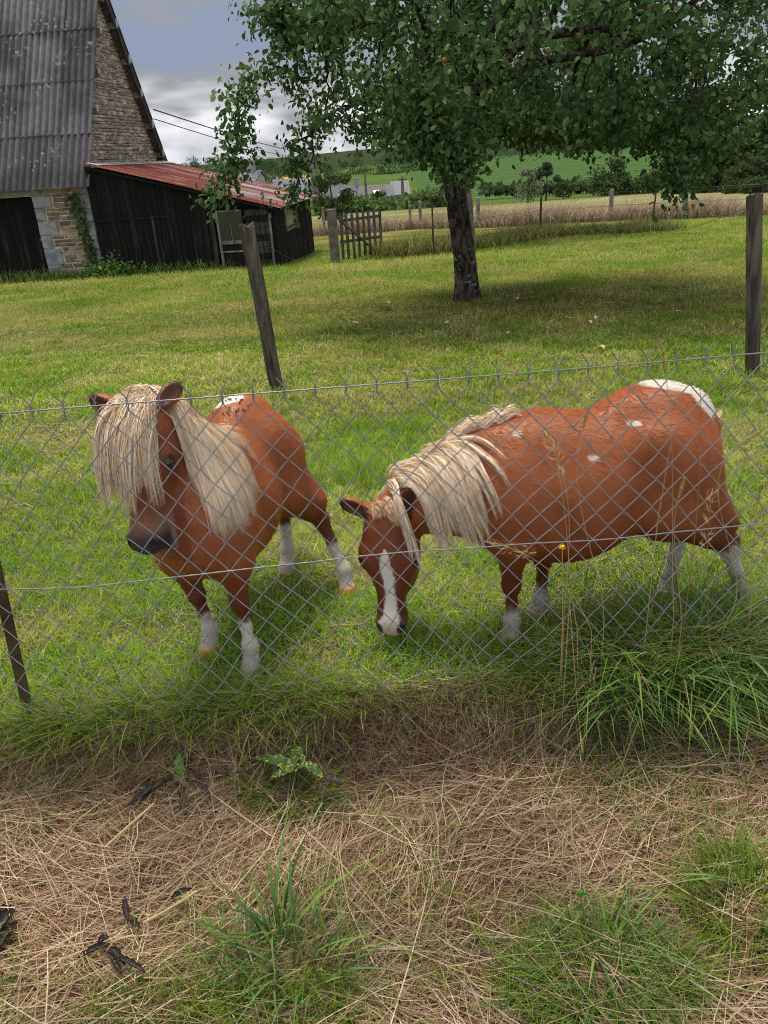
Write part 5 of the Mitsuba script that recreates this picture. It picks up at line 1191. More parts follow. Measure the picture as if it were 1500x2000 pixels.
def fuzz(pony, mesh, col, r, count, length=0.014, zmin=0.03):
    """The short coat: small hairs lying back along the body."""
    P, fi = trimesh.sample.sample_surface(mesh, count, seed=int(r.integers(1e6)))
    P = np.asarray(P); N = mesh.face_normals[fi]
    C = col[mesh.faces[fi, 0]]
    flow = -pony.F + np.array([0, 0, -0.9]) + 0.9 * np.stack([fbm_np(P, 5, 20 + k) - 0.5 for k in range(3)], -1)
    hq = pony.hloc(P); hd = (np.abs(hq[:, 2]) < 0.115) & (hq[:, 1] > -0.15) & (hq[:, 0] > -0.01) & (hq[:, 0] < 0.48)
    flow[hd] = pony.H[0] * 1.0
    flow = flow - (flow * N).sum(1, keepdims=True) * N
    flow /= np.linalg.norm(flow, axis=1, keepdims=True) + 1e-9
    L = length * (0.6 + 0.8 * r.random(count)) * np.where(hd, 0.45, 1.0)
    L *= np.interp(P[:, 2], [0.16, 0.30], [0.42, 1.0])
    L *= np.where((hq[:, 0] < 0.02) & (np.abs(hq[:, 2]) < 0.2) & (hq[:, 0] > -0.12), 0.4, 1.0)
    a = P - N * 0.001; b = P + flow * (L * 0.6)[:, None] + N * (L * 0.14)[:, None]; c = P + flow * L[:, None] + N * (L * (0.16 + 0.2 * r.random(count)))[:, None]
    H = np.stack([a, b, c], 1)
    side = np.cross(flow, N)[:, None]
    W = (0.0011 * (0.7 + 0.6 * r.random((count, 1)))) * np.array([[1, 0.9, 0.1]])
    m = ribbons(H, W, side)
    cc = C * (0.80 + 0.40 * r.random((count, 1)))
    return m, np.clip(np.repeat(cc, 6, 0), 0, 0.9)

def bezier(pts, n):
    from scipy.interpolate import CubicSpline
    pts = np.asarray(pts, float); u = np.r_[0, np.cumsum(np.linalg.norm(np.diff(pts, axis=0), axis=1))]
    return CubicSpline(u / u[-1], pts)(np.linspace(0, 1, n))

def hoof_mesh(pony, g):
    ho, fe = np.array(g['hoof'], float), np.array(g['fetlock'], float)
    f = g.get('toe', np.array([1.0, 0, 0])); f = unit(f)
    rings = []
    for z, r, sh in ((0.0, 0.042, 0.012), (0.008, 0.042, 0.011), (0.038, 0.036, 0.003), (0.045, 0.034, 0.001), (0.049, 0.027, 0.0)):
        a = np.arange(18) * 2 * np.pi / 18
        x = np.cos(a); x = np.where(x < -0.5, -0.5 + (x + 0.5) * 0.4, x)
        ring = np.stack([x * r * 1.05, np.sin(a) * r, a * 0 + z], -1) + [sh, 0, 0]
        lat = np.array([-f[1], f[0], 0])
        rings.append(ho * [1, 1, 0] + ring[:, :1] * f + ring[:, 1:2] * lat + ring[:, 2:] * [0, 0, 1] + [0, 0, ho[2]])
    V = np.vstack(rings + [ho[None] * [1, 1, 1] + [0.005, 0, 0.052]])
    n = 18; F = []
    for i in range(4):
        for j in range(n): F.append((i * n + j, i * n + (j + 1) % n, (i + 1) * n + (j + 1) % n)); F.append((i * n + j, (i + 1) * n + (j + 1) % n, (i + 1) * n + j))
    for j in range(n): F.append((4 * n + j, 4 * n + (j + 1) % n, 5 * n)); 
    return np.array([pony.w(v) for v in V]), np.array(F)

mat('coat', {'type': 'twosided', 'bsdf': {'type': 'principled', 'base_color': vcol(), 'roughness': 0.47, 'specular': 0.32, 'sheen': 0.15, 'sheen_tint': 0.7}})
mat('hair', {'type': 'twosided', 'bsdf': {'type': 'principled', 'base_color': vcol(), 'roughness': 0.42, 'specular': 0.4, 'sheen': 0.2}})
const('eye', [0.012, 0.008, 0.006], 0.08, specular=0.6, clearcoat=0.6, clearcoat_gloss=0.95)

MANE = np.array([[0.82, 0.73, 0.58], [0.78, 0.66, 0.49], [0.86, 0.80, 0.68], [0.70, 0.55, 0.39], [0.80, 0.69, 0.53], [0.58, 0.41, 0.26]])

def finish_pony(key, P, hoofcols, h=0.0065):
    m, P.grid = surface(P.prims, h)
    m = relax(m, 8)
    N = m.vertex_normals
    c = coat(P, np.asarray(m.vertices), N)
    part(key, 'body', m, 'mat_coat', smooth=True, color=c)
    r = np.random.default_rng(31)
    fm, fc = fuzz(P, m, c, r, 60000)
    part(key, 'coat_hair', fm, 'mat_coat', color=fc, kind='stuff')
    for l in (-1, 1):
        e = trimesh.creation.icosphere(3, 0.0215); e.apply_scale([1.0, 0.95, 0.75])
        part(key, 'eye', (np.asarray(e.vertices) @ P.H + P.hw((0.168, -0.027, 0.090 * l)), e.faces), 'mat_eye', smooth=True)
    for g, hc in zip(P.legs, hoofcols):
        part(key, 'hoof', hoof_mesh(P, g), hc, smooth=35)
    return m

# --- the pony that looks at the camera
def world_to(O, F, p):
    F = unit([F[0], F[1], 0]); L = np.array([-F[1], F[0], 0]); return np.array([(p[0] - O[0]) * F[0] + (p[1] - O[1]) * F[1], (p[0] - O[0]) * L[0] + (p[1] - O[1]) * L[1], p[2] if len(p) > 2 else 0.0])

SC1 = 0.92
O1, F1 = (-0.552, 2.56), (-0.20, -0.98)
def l1(x, y, z): return world_to(O1, F1, (x, y, z)) / SC1
legs1 = [
    dict(front=True, side=-1, elbow=(0.29, -0.115, 0.45), knee=l1(-0.672, 2.325, 0.245), fetlock=l1(-0.650, 2.335, 0.095), hoof=l1(-0.660, 2.305, 0.0), sock=0.175),
    dict(front=True, side=1, elbow=(0.31, 0.105, 0.45), knee=l1(-0.510, 2.255, 0.245), fetlock=l1(-0.490, 2.215, 0.090), hoof=l1(-0.492, 2.175, 0.0), sock=0.205),
    dict(front=False, side=-1, hip=(-0.25, -0.09, 0.62), stifle=(-0.18, -0.135, 0.47), hock=l1(-0.42, 2.96, 0.275), fetlock=l1(-0.425, 2.93, 0.09), hoof=l1(-0.430, 2.90, 0.0), sock=0.24),
    dict(front=False, side=1, hip=(-0.25, 0.10, 0.62), stifle=(-0.20, 0.155, 0.48), hock=l1(-0.255, 2.80, 0.275), fetlock=l1(-0.175, 2.71, 0.085), hoof=l1(-0.165, 2.665, 0.0), sock=0.21),
]
poll1 = np.array([-0.720, 2.215, 0.962])
P1 = Pony(O1, F1, (poll1, (-0.055, -0.33, -0.94), (-0.20, -0.95, 0.35)), legs1, dict(scale=SC1, slim=0.87, belly=0.03,
    neck=[((-0.595, 2.36, 0.60), (-0.720, 2.30, 0.83), 0.112, 0.068), ((-0.565, 2.43, 0.69), (-0.730, 2.285, 0.880), 0.075, 0.048), ((-0.59, 2.39, 0.64), (-0.725, 2.295, 0.855), 0.095, 0.060)],
    ears=[(-0.85, -0.35, -0.60), (-0.40, 0.0, 1.0)], earopen=[(0.1, 1.0, -0.2), (0.1, 1.0, 0.35)],
    patches=[(-0.20, -0.03, 0.87, 0.055, 0.055, 0.10, 0.35)]))
pony_1 = thing('pony', 'chestnut pony facing the camera with a long blond forelock over one eye', 'pony')
m1 = finish_pony(pony_1, P1, ['mat_hoof_amber', 'mat_hoof_pale', 'mat_hoof_pale', 'mat_hoof_amber'])

# --- the grazing pony seen from the side
SC2 = 0.985
O2, F2 = (0.685, 2.375), (-0.99, -0.10)
def l2(x, y, z): return world_to(O2, F2, (x, y, z)) / SC2
legs2 = [
    dict(front=True, side=1, elbow=(0.29, 0.115, 0.45), knee=l2(0.42, 2.265, 0.235), fetlock=l2(0.425, 2.28, 0.085), hoof=l2(0.425, 2.265, 0.0), sock=0.150, tilt=0.6),
    dict(front=True, side=-1, elbow=(0.22, -0.10, 0.45), knee=l2(0.560, 2.41, 0.245), fetlock=l2(0.555, 2.41, 0.09), hoof=l2(0.540, 2.40, 0.0), sock=0.135),
    dict(front=False, side=1, hip=(-0.26, 0.09, 0.62), stifle=(-0.23, 0.135, 0.48), hock=l2(1.19, 2.34, 0.285), fetlock=l2(1.265, 2.355, 0.10), hoof=l2(1.285, 2.345, 0.0), sock=0.30),
    dict(front=False, side=-1, hip=(-0.25, -0.09, 0.62), stifle=(-0.21, -0.13, 0.47), hock=l2(1.09, 2.52, 0.27), fetlock=l2(1.065, 2.50, 0.09), hoof=l2(1.045, 2.48, 0.0), sock=0.36),
]
poll2 = np.array([0.004, 2.315, 0.522])
P2 = Pony(O2, F2, (poll2, (-0.03, -0.25, -0.96), (-0.24, -0.95, 0.2)), legs2, dict(scale=SC2, sockdim=0.82,
    neck=[((0.42, 2.32, 0.565), (0.12, 2.36, 0.50), 0.140, 0.085), ((0.52, 2.35, 0.69), (0.09, 2.36, 0.575), 0.105, 0.060)],
    earfwd=0.022, ears=[(-0.90, 0.42, -0.30), (-0.40, 0.2, 1.0)], earopen=[(0.3, 0.9, -0.3), (0.1, 1.0, 0.3)],
    blaze=([0.125, 0.16, 0.20, 0.25, 0.31, 0.36, 0.40, 0.47], [0.0, 0.004, 0.0, -0.004, -0.008, -0.006, 0.004, 0.006], [0.002, 0.016, 0.022, 0.016, 0.018, 0.024, 0.044, 0.048]),
    patches=[(-0.29, -0.02, 0.90, 0.13, 0.09, 0.055, 0.22), (-0.365, 0.03, 0.825, 0.05, 0.07, 0.075, 0.3), (-0.10, 0.12, 0.80, 0.020, 0.04, 0.009, 0.4),
             (0.05, 0.19, 0.72, 0.016, 0.05, 0.012, 0.4), (0.27, 0.05, 0.79, 0.012, 0.06, 0.012, 0.4)]))
pony_2 = thing('pony', 'chestnut pony with a white blaze grazing side on beside the wire fence', 'pony')
m2 = finish_pony(pony_2, P2, ['mat_hoof_pale', 'mat_hoof_pale', 'mat_hoof_pale', 'mat_hoof_pale'])
# ---------------------------------------------------------------- manes, forelocks and tails
def to_surface(P, pts, it=8):
    p = np.array(pts, float)
    for _ in range(it):
        d = P.sdf(p); p = p - P.grad(p) * d[:, None]
    return p

r = np.random.default_rng(5)
# pony 1: crest from the poll back to the withers, raised so that the roots sit on top of the neck
cr = bezier([P1.hw((-0.02, -0.07, 0)) + [0, 0, 0.01], (-0.695, 2.32, 0.97), (-0.60, 2.40, 0.88), P1.w((0.27, 0, 0.86))], 200)
u = 0.13 + 0.26 * r.random(230); root = to_surface(P1, cr[(u * 199).astype(int)] + r.normal(0, 0.006, (230, 3)))
d0 = P1.L * np.interp(u, [0, 0.5], [0.42, 0.22])[:, None] + P1.F * 0.25 + np.array([0, 0, 1.0]) * np.interp(u, [0, 0.5, 1], [0.16, 0.10, 0.05])[:, None] + r.normal(0, 0.18, (230, 3))
H = locks(P1, root, d0, (0.50 - 0.20 * u) * (0.75 + 0.4 * r.random(230)), 18, 40, 0.011, 0.42, 0.80, 0.15, r,
          rise=0.04)
hm, hc = hair_mesh(H, 0.0012, r, MANE)
part(pony_1, 'mane', hm, 'mat_hair', color=hc, label='long blond mane hanging over the neck', kind='stuff')
# some of the mane on the far side
u = r.random(70); root = to_surface(P1, cr[(u * 70).astype(int)] + r.normal(0, 0.006, (70, 3)))
d0 = -P1.L * 0.18 + np.array([0, 0, 0.25]) + r.normal(0, 0.12, (70, 3))
Hb = locks(P1, root, d0, 0.30 * (0.7 + 0.4 * r.random(70)), 16, 26, 0.009, 0.34, 0.84, 0.1, r, keep=0.006, rise=0.02)
# forelock: sweeps over the pony's right eye
n = 105
base = np.stack([-0.02 + 0.07 * r.random(n), -0.02 + 0.0 * r.random(n), -0.050 + 0.100 * r.random(n)], -1)
root = to_surface(P1, P1.hw(base))
lat = base[:, 2:] / 0.05
d0 = P1.H[1] * 0.65 + P1.H[2] * (0.10 - 0.05 * lat) + np.array([0, 0, 0.08]) + r.normal(0, 0.12, (n, 3))
Hf = locks(P1, root, d0, 0.30 * (0.50 + 0.60 * r.random(n)), 16, 46, 0.010, 0.29, 0.87, 0.14, r,
           keep=0.006, rise=0.03)
hm, hc = hair_mesh(np.concatenate([Hf, Hb]), 0.0012, r, MANE)
part(pony_1, 'forelock', hm, 'mat_hair', color=hc, label='thick blond forelock covering half the face', kind='stuff')
# tail
n = 26
root = np.repeat(P1.w((-0.43, 0, 0.72))[None], n, 0) + r.normal(0, 0.012, (n, 3))
H = locks(P1, root, -P1.F * 1.0 + r.normal(0, 0.15, (n, 3)) + [0, 0, -0.3], 0.58 * (0.8 + 0.3 * r.random(n)), 16, 40, 0.012, 0.25, 0.9, 0.06, r)
hm, hc = hair_mesh(H, 0.0013, r, MANE * [0.9, 0.75, 0.55])
part(pony_1, 'tail', hm, 'mat_hair', color=hc, kind='stuff')

# pony 2: crest runs down to the lowered head; most of the mane falls towards the fence
cr2 = bezier([P2.hw((-0.03, -0.07, 0)) + [0, 0, 0.02], (0.14, 2.36, 0.68), (0.28, 2.36, 0.76), (0.42, 2.36, 0.83), P2.w((0.24, 0, 0.87))], 200)
def face2(p):
    h = P2.hloc(p); return (h[:, 0] > 0.045) & (np.abs(h[:, 2]) < 0.085) & (h[:, 1] > -0.075)
n = 130
u = 0.12 + r.random(n) * 0.36; root = to_surface(P2, cr2[(u * 199).astype(int)] + r.normal(0, 0.006, (n, 3)))
d0 = P2.L * 0.60 + np.array([0, 0, 0.40]) - P2.F * np.interp(u, [0, 0.3, 0.8], [1.1, 0.6, -0.2])[:, None] + r.normal(0, 0.16, (n, 3))
H = locks(P2, root, d0, (0.36 - 0.10 * np.clip((u - 0.34) / 0.14, 0, 1)) * (0.55 + 0.65 * r.random(n)), 16, 30, 0.0075, 0.24, 0.87, 0.23, r, close=0.38,
          sway=lambda p, t: np.array([0.06, 0, 0]), avoid=face2)
n = 60
u = 0.16 + 0.56 * r.random(n); root = to_surface(P2, cr2[(u * 199).astype(int)] + r.normal(0, 0.006, (n, 3)))
d0 = -P2.L * 0.8 + np.array([0, 0, 0.8]) + P2.F * 0.6 + r.normal(0, 0.2, (n, 3))
Hb = locks(P2, root, d0, 0.11 * (0.6 + 0.7 * r.random(n)), 16, 20, 0.008, 0.25, 0.87, 0.1, r, avoid=face2)
n = 64
u = 0.42 + 0.58 * r.random(n); root = to_surface(P2, cr2[(u * 199).astype(int)] + r.normal(0, 0.008, (n, 3)))
d0 = np.array([0, 0, 0.8]) + P2.F * 0.8 + r.normal(0, 0.28, (n, 3))
Hc = locks(P2, root, d0, 0.060 * (0.5 + 0.8 * r.random(n)), 16, 22, 0.009, 0.14, 0.9, 0.12, r, close=0.7)
# a lock behind the near ear, falling past the cheek
n = 60
u = 0.04 + 0.13 * r.random(n); root = to_surface(P2, cr2[(u * 199).astype(int)] + np.array([0.035, -0.02, 0]) + r.normal(0, 0.010, (n, 3)))
Hd = locks(P2, root, np.array([0.75, -0.35, 0.05]) + r.normal(0, 0.10, (n, 3)), 0.34 * (0.6 + 0.5 * r.random(n)), 16, 26, 0.006, 0.30, 0.84, 0.10, r,
           sway=lambda p, t: np.array([0.10, 0, 0]) * (1 - t), avoid=lambda p: face2(p) & (P2.hloc(p)[:, 2] > -0.070))
hm, hc = hair_mesh(np.concatenate([H, Hb, Hc, Hd]), 0.0011, r, MANE)
part(pony_2, 'mane', hm, 'mat_hair', color=hc, label='blond mane tumbling towards the fence', kind='stuff')
n = 46
base = np.stack([-0.01 + 0.03 * r.random(n), -0.03 + 0.0 * r.random(n), -0.05 + 0.10 * r.random(n)], -1)
root = to_surface(P2, P2.hw(base))
H = locks(P2, root, P2.H[1] * 0.5 - P2.H[2] * 0.6 + P2.H[0] * 0.1 + r.normal(0, 0.15, (n, 3)), 0.045 * (0.6 + 0.7 * r.random(n)), 10, 24, 0.007, 0.12, 0.9, 0.08, r)
hm, hc = hair_mesh(H, 0.001, r, MANE * [0.8, 0.62, 0.48])
part(pony_2, 'forelock', hm, 'mat_hair', color=hc, kind='stuff')
n = 22
root = np.repeat(P2.w((-0.42, 0, 0.73))[None], n, 0) + r.normal(0, 0.012, (n, 3))
H = locks(P2, root, -P2.F * 0.45 - P2.L * 0.8 - [0, 0, 0.1] + r.normal(0, 0.15, (n, 3)), 0.42 * (0.7 + 0.4 * r.random(n)), 16, 26, 0.010, 0.25, 0.9, 0.06, r)
hm, hc = hair_mesh(H, 0.0013, r, MANE * [0.95, 0.85, 0.7])
part(pony_2, 'tail', hm, 'mat_hair', color=hc, kind='stuff')
# ---------------------------------------------------------------- the chain link fence along the verge
r = np.random.default_rng(61)
PW, PH, FH = 0.0835, 0.091, 1.045
fence = thing('chain_link_fence', 'galvanised chain link fence with barbed top edge in front of the ponies', 'fence')
def sway(x, z):
    """How the old netting has stretched: shifts along the fence, up and across it."""
    q = np.stack([x * 1.3, z * 1.3, x * 0], -1); q2 = np.stack([x * 4.5, z * 4.5, x * 0 + 3], -1)
    w = np.clip((FH - z) * 4, 0, 1)
    dx = (0.030 * (meshkit.fbm(q, 2, 1) - 0.5) * 2 + 0.012 * (meshkit.fbm(q2, 2, 2) - 0.5) * 2) * w
    dz = (0.026 * (meshkit.fbm(q + 9, 2, 3) - 0.5) * 2 + 0.010 * (meshkit.fbm(q2 + 4, 2, 4) - 0.5) * 2) * w - 0.006 * np.sin(x * 1.9 + 0.5)
    lo = np.clip((0.55 - z) * 2.2, 0, 1); q3 = np.stack([x * 2.6 + 7, z * 2.6, x * 0 + 1], -1)
    dx = dx + 0.040 * (meshkit.fbm(q3, 2, 7) - 0.5) * lo; dz = dz + 0.050 * (meshkit.fbm(q3 + 5, 2, 8) - 0.5) * lo
    dy = 0.030 * (meshkit.fbm(q + 20, 2, 5) - 0.5) * 2 * w - 0.035 * np.exp(-((z - 0.12) / 0.2) ** 2) * (0.5 + meshkit.fbm(q + 3, 2, 6))
    return dx, dy, dz
X0, X1 = -1.75, 2.0
nw = int((X1 - X0) / (PW / 2)); nr = int(FH / (PH / 2)) + 1
wires = []
for k_ in range(nw):
    j = np.arange(nr + 1); x = X0 + (k_ + ((j + k_) % 2)) * PW / 2; z = FH - 0.035 - j * PH / 2
    side = np.where((j + k_) % 2 == 0, 1, -1) * 0.0016
    pts = []
    for a in range(nr):
        for f in (0.0, 0.10, 0.5, 0.90): pts.append((x[a] + (x[a + 1] - x[a]) * f, side[a] * (1 - f) + side[a + 1] * f, z[a] + (z[a + 1] - z[a]) * f))
    pts = np.array(pts)
    if k_ % 2 == 0: top = [(x[0], 0.0016, z[0] + 0.012), (x[0] + 0.002, -0.0018, z[0] + 0.022), (x[0] - 0.002, 0.0018, z[0] + 0.034)]; tip = (x[0] + 0.021, 0, z[0] + 0.060)
    # neighbouring wires share a knuckle: the barbs of the pair spread left and right
    dirx = 1 if ((k_ % 2) == 0) else -1
    if (0 + k_) % 2 == 0:
        xs = x[0]
    xs = x[0]
    top = np.array([(xs + dirx * 0.018, dirx * 0.003, z[0] + 0.062), (xs + dirx * 0.003, dirx * 0.002, z[0] + 0.040), (xs - dirx * 0.0022, -dirx * 0.0016, z[0] + 0.028), (xs + dirx * 0.0022, dirx * 0.0016, z[0] + 0.015)])
    wires.append(np.vstack([top, pts]))
for k_, P in enumerate(wires):
    dx, dy, dz = sway(P[:, 0], P[:, 2]); P = P + np.stack([dx, dy + fence_y(P[:, 0]), dz], -1)
    P[:, 2] += 0.012 * np.interp(P[:, 0], [-1, 1], [0, 0])
    part(fence, 'wire', tube(P, 0.0018, 5, cap=False), 'mat_steel', smooth=True)
for nm, z_ in (('top_wire', FH - 0.012), ('middle_wire', 0.505), ('bottom_wire', 0.015)):
    x = np.linspace(X0, X1, 70); dx, dy, dz = sway(x, x * 0 + z_); b = 0.010 * (meshkit.fbm(np.stack([x * 2.2, x * 0, x * 0 + z_], -1), 2, 3) - 0.5) * 2 if z_ < 0.9 else 0
    part(fence, nm, tube(np.stack([x, fence_y(x) + dy - 0.004, z_ + dz * 0.6 + b], -1), 0.0021, 6), 'mat_steel', smooth=True)
# leaning angle iron post at the left edge
k = thing('iron_post', 'rusty leaning angle iron post at the left edge of the fence', 'post')
L_ = __import__('shapely').Polygon([(0, 0), (0.032, 0), (0.032, 0.006), (0.006, 0.006), (0.006, 0.032), (0, 0.032)]).buffer(0.001)
e = trimesh.creation.extrude_polygon(L_, 1.35, engine='earcut'); v = np.asarray(e.vertices)
b_ = at(34, 1344, 2.03); t_ = at(-10, 1155, 2.0); ax = unit(t_ - b_); xx = unit(np.cross([0, 1, 0.0], ax)); yy = np.cross(ax, xx)
put(k, (v[:, :1] * xx + v[:, 1:2] * yy + (v[:, 2:] - 0.12) * ax + b_ + [0, 0.0, 0], e.faces), 'mat_rust_iron')

# ---------------------------------------------------------------- tall seed stalks, flowers, leaves
def stalk(label, pts, head=0.07, hw=0.006, col='mat_stalk', seed=0, panicle=False, group=None):
    rr = np.random.default_rng(seed); k = thing('grass_stalk', label, 'grass stalk', group); P = bezier(np.array([at(*q) for q in pts]), 16)
    P[0, 2] = min(P[0, 2], float(ground_z(P[0, 0], P[0, 1])) + 0.05)
    part(k, 'stem', tube(P, np.linspace(0.0013, 0.0007, 16), 5), col)
    d = unit(P[-1] - P[-3]); n = 34 if panicle else 60; t = rr.random(n); base = P[-1] - d * head * (1 - t)[:, None] * (1.0 if not panicle else 1.4)
    o = rr.normal(0, 1, (n, 3)); o -= (o @ d)[:, None] * d; o /= np.linalg.norm(o, axis=1, keepdims=True); ln = 0.012 if not panicle else 0.022
    p1 = base + o * hw * (0.4 if not panicle else 2.0) + d * ln * 0.4; p2 = base + o * hw * (1.0 if not panicle else 2.6) * np.sin(np.pi * np.clip(t, 0.1, 0.95))[:, None] + d * ln
    H = np.stack([base, p1, p2], 1); s = np.cross(o, d)[:, None]
    m = ribbons(H, np.array([[0.0005, 0.0018, 0.0005]]) * (0.7 if panicle else 1.0) * np.ones((n, 1)), s); part(k, 'seed_head', m, 'mat_stalk', kind='stuff')
stalk('long thin stalk leaning left over the withers with its seed head above the top wire', [(1135, 1260, 1.97), (1098, 960, 1.97), (1050, 790, 1.96), (975, 685, 1.95)], 0.10, 0.008, seed=1)
stalk('tall stalk with a brown drooping seed head above the rump of the grazing pony', [(1318, 1235, 2.0), (1314, 950, 2.0), (1306, 780, 1.99), (1290, 668, 1.99)], 0.07, 0.009, seed=2)
stalk('reddish brown upright stalk in front of the hind quarters', [(1352, 1090, 2.03), (1364, 960, 2.03), (1368, 830, 2.03), (1368, 752, 2.03)], 0.01, 0.002, 'mat_stalk_rust', seed=3)
stalk('pale seed head hanging in front of the belly and hind leg', [(1330, 1240, 1.98), (1320, 1100, 1.98), (1318, 1010, 1.98), (1336, 936, 1.97)], 0.075, 0.007, seed=4)
stalk('curved stalk with pale seed head at the tail of the grazing pony', [(1400, 1230, 2.02), (1412, 1020, 2.02), (1420, 890, 2.01), (1484, 842, 2.0)], 0.075, 0.007, seed=5)
stalk('branched dry stalk in front of the shoulder with open seed sprays', [(1100, 1270, 1.96), (1112, 1050, 1.95), (1100, 930, 1.95), (1068, 850, 1.95)], 0.10, 0.010, panicle=True, seed=6)
stalk('dry stalk bending left across the front legs', [(1160, 1250, 1.95), (1090, 1130, 1.94), (1020, 1080, 1.94), (960, 1060, 1.94)], 0.10, 0.010, panicle=True, seed=7)
stalk('thin tan stalk leaning across the barrel of the grazing pony', [(1180, 1240, 1.98), (1150, 1060, 1.98), (1130, 960, 1.97), (1148, 800, 1.97)], 0.06, 0.006, seed=8)
stalk('upright dry stalk right of the hind legs with a narrow head', [(1462, 1230, 2.04), (1468, 1110, 2.04), (1474, 1020, 2.04), (1488, 950, 2.04)], 0.06, 0.006, seed=9)
stalk('fine reddish spray of seeds in front of the hock', [(1385, 1260, 2.0), (1382, 1120, 2.0), (1384, 1030, 2.0), (1392, 960, 2.0)], 0.15, 0.009, 'mat_stalk_rust', panicle=True, seed=10)
stalk('long pale stalk bent down over the bank with hanging seed head', [(1110, 1160, 1.90), (1118, 1250, 1.87), (1128, 1380, 1.83), (1137, 1465, 1.78)], 0.06, 0.005, seed=11)
stalk('short pale seed head lying by the muzzle of the grazing pony', [(640, 1226, 2.28), (665, 1222, 2.28), (690, 1220, 2.28), (708, 1219, 2.28)], 0.14, 0.006, seed=12)
stalk('straight bleached stalk in front of the flank', [(1284, 1010, 1.99), (1296, 950, 1.99), (1303, 905, 1.99), (1309, 878, 1.99)], 0.01, 0.003, seed=13)
def dandelion(label, px, py, Y, rad, base=None):
    k = thing('yellow_flower', label, 'flower'); c = at(px, py, Y); b = np.array([c[0] + 0.01, c[1] + 0.01, float(ground_z(c[0], c[1]))])
    rr = np.random.default_rng(int(px)); part(k, 'stem', tube(bezier([b, (b + c) / 2 + [0.008, 0, 0], c - [0, 0, 0.002]], 8), 0.0014, 5), 'mat_stalk')
    n = 46; a = rr.random(n) * 6.28; e = rr.random(n) * 0.9; d = np.stack([np.cos(a) * np.cos(e), np.sin(a) * np.cos(e) - 0.3, np.sin(e)], -1); d /= np.linalg.norm(d, axis=1, keepdims=True)
    H = np.stack([c + d * 0.0, c + d * rad * 0.6, c + d * rad], 1); s = np.cross(d, [0, 0.2, 1.0]); s /= np.linalg.norm(s, axis=1, keepdims=True)
    part(k, 'petals', ribbons(H, np.array([[0.001, 0.0024, 0.0018]]) * np.ones((n, 1)), s[:, None]), 'mat_petal', kind='stuff')
dandelion('yellow dandelion at the foot of the fence between the ponies', 625, 1352, 2.02, 0.013)
dandelion('yellow flower head on a high stem in front of the grazing pony', 1098, 1070, 1.95, 0.010)
for i, (px, py, lab) in enumerate([(918, 630, 'tiny yellow flower in the turf near the apple trunk'), (1048, 668, 'tiny yellow flower behind the top wire of the fence'), (832, 652, 'tiny yellow flower between the leaning post and the apple trunk')]):
    q = at(px, py, 5); dY = 1.6 / (-(q[2] - 1.6) / q[1] - 0.05) ; q = at(px, py, (1.6 - 0.115) / ((1.6 - q[2]) / q[1] - 0.05)); dandelion(lab, px, py, q[1], 0.022)
# curled leaves
def leaf_mesh(L, W, curl, bend, rr, nl=26, nwid=11):
    t = np.linspace(0, 1, nl); s = np.linspace(-1, 1, nwid); T_, S_ = np.meshgrid(t, s, indexing='ij'); w = W * np.sin(np.pi * T_ ** 0.8) ** 0.7 * (1 + 0.12 * np.sin(T_ * 23 + S_ * 3))
    x = L * T_; y = S_ * w * np.cos(curl * np.abs(S_)); z = np.abs(S_) * w * np.sin(curl) + bend * L * T_ * (1 - T_) * 2 + rr.normal(0, 0.0015, T_.shape)
    V = np.stack([x, y, z], -1).reshape(-1, 3); i, j = np.meshgrid(np.arange(nl - 1), np.arange(nwid - 1), indexing='ij'); a = (i * nwid + j).ravel(); up = np.stack([a, a + 1, a + nwid + 1, a + nwid], -1)
    n = len(V); V2 = V - [0, 0, 0.0012]; return np.vstack([V, V2]), np.vstack([up, up[:, ::-1] + n])
def spots(v, rr):
    n1 = meshkit.fbm(v * 30 + rr.random(3) * 9, 2); d = np.full(len(v), 9.0)
    c = v[rr.integers(0, len(v), 34)]
    for q in c: d = np.minimum(d, np.linalg.norm(v[:, :2] - q[:2], axis=1))
    g = np.array([0.030, 0.075, 0.016]) * (0.7 + 0.7 * n1)[:, None]
    return np.where((d < 0.0028)[:, None], [0.32, 0.34, 0.07], g)
def lay_leaf(key, pa, pb, W, curl, bend, m, rr, lift=0.035, partname='leaf'):
    a, b = np.array(pa, float), np.array(pb, float); L = np.linalg.norm(b - a); x = (b - a) / L; y = unit(np.cross([0, 0, 1.0], x)); z = np.cross(x, y); v, f = leaf_mesh(L, W, curl, bend, rr)
    col = spots(v, rr) if m == 'mat_spotted_leaf' else None
    part(key, partname, (v[:, :1] * x + v[:, 1:2] * y + v[:, 2:] * z + a, f), 'mat_skin' if col is not None else m, smooth=True, color=col)
def onv(px, py, lift=0.04):
    q = at(px, py, 1.5); r_ = q - EYE; z = -0.11 + lift
    return EYE + r_ * ((z - 1.6) / r_[2])
rr = np.random.default_rng(71)
k = thing('dead_leaf_cluster', 'withered black leaves with a pale stalk lying on the straw below the fence', 'dead leaves')
for a, b, w in (((335, 1520), (245, 1578), 0.016), ((345, 1510), (270, 1570), 0.013), ((362, 1535), (352, 1582), 0.012), ((370, 1500), (410, 1552), 0.011), ((372, 1470), (365, 1510), 0.014)):
    lay_leaf(k, onv(*a, 0.055), onv(*b, 0.04), w, 0.8, 0.06, 'mat_dead_leaf', rr)
part(k, 'stalk', tube(bezier([onv(300, 1570, 0.05), onv(255, 1610, 0.05), onv(205, 1655, 0.05)], 8), 0.0035, 6), 'mat_stalk')
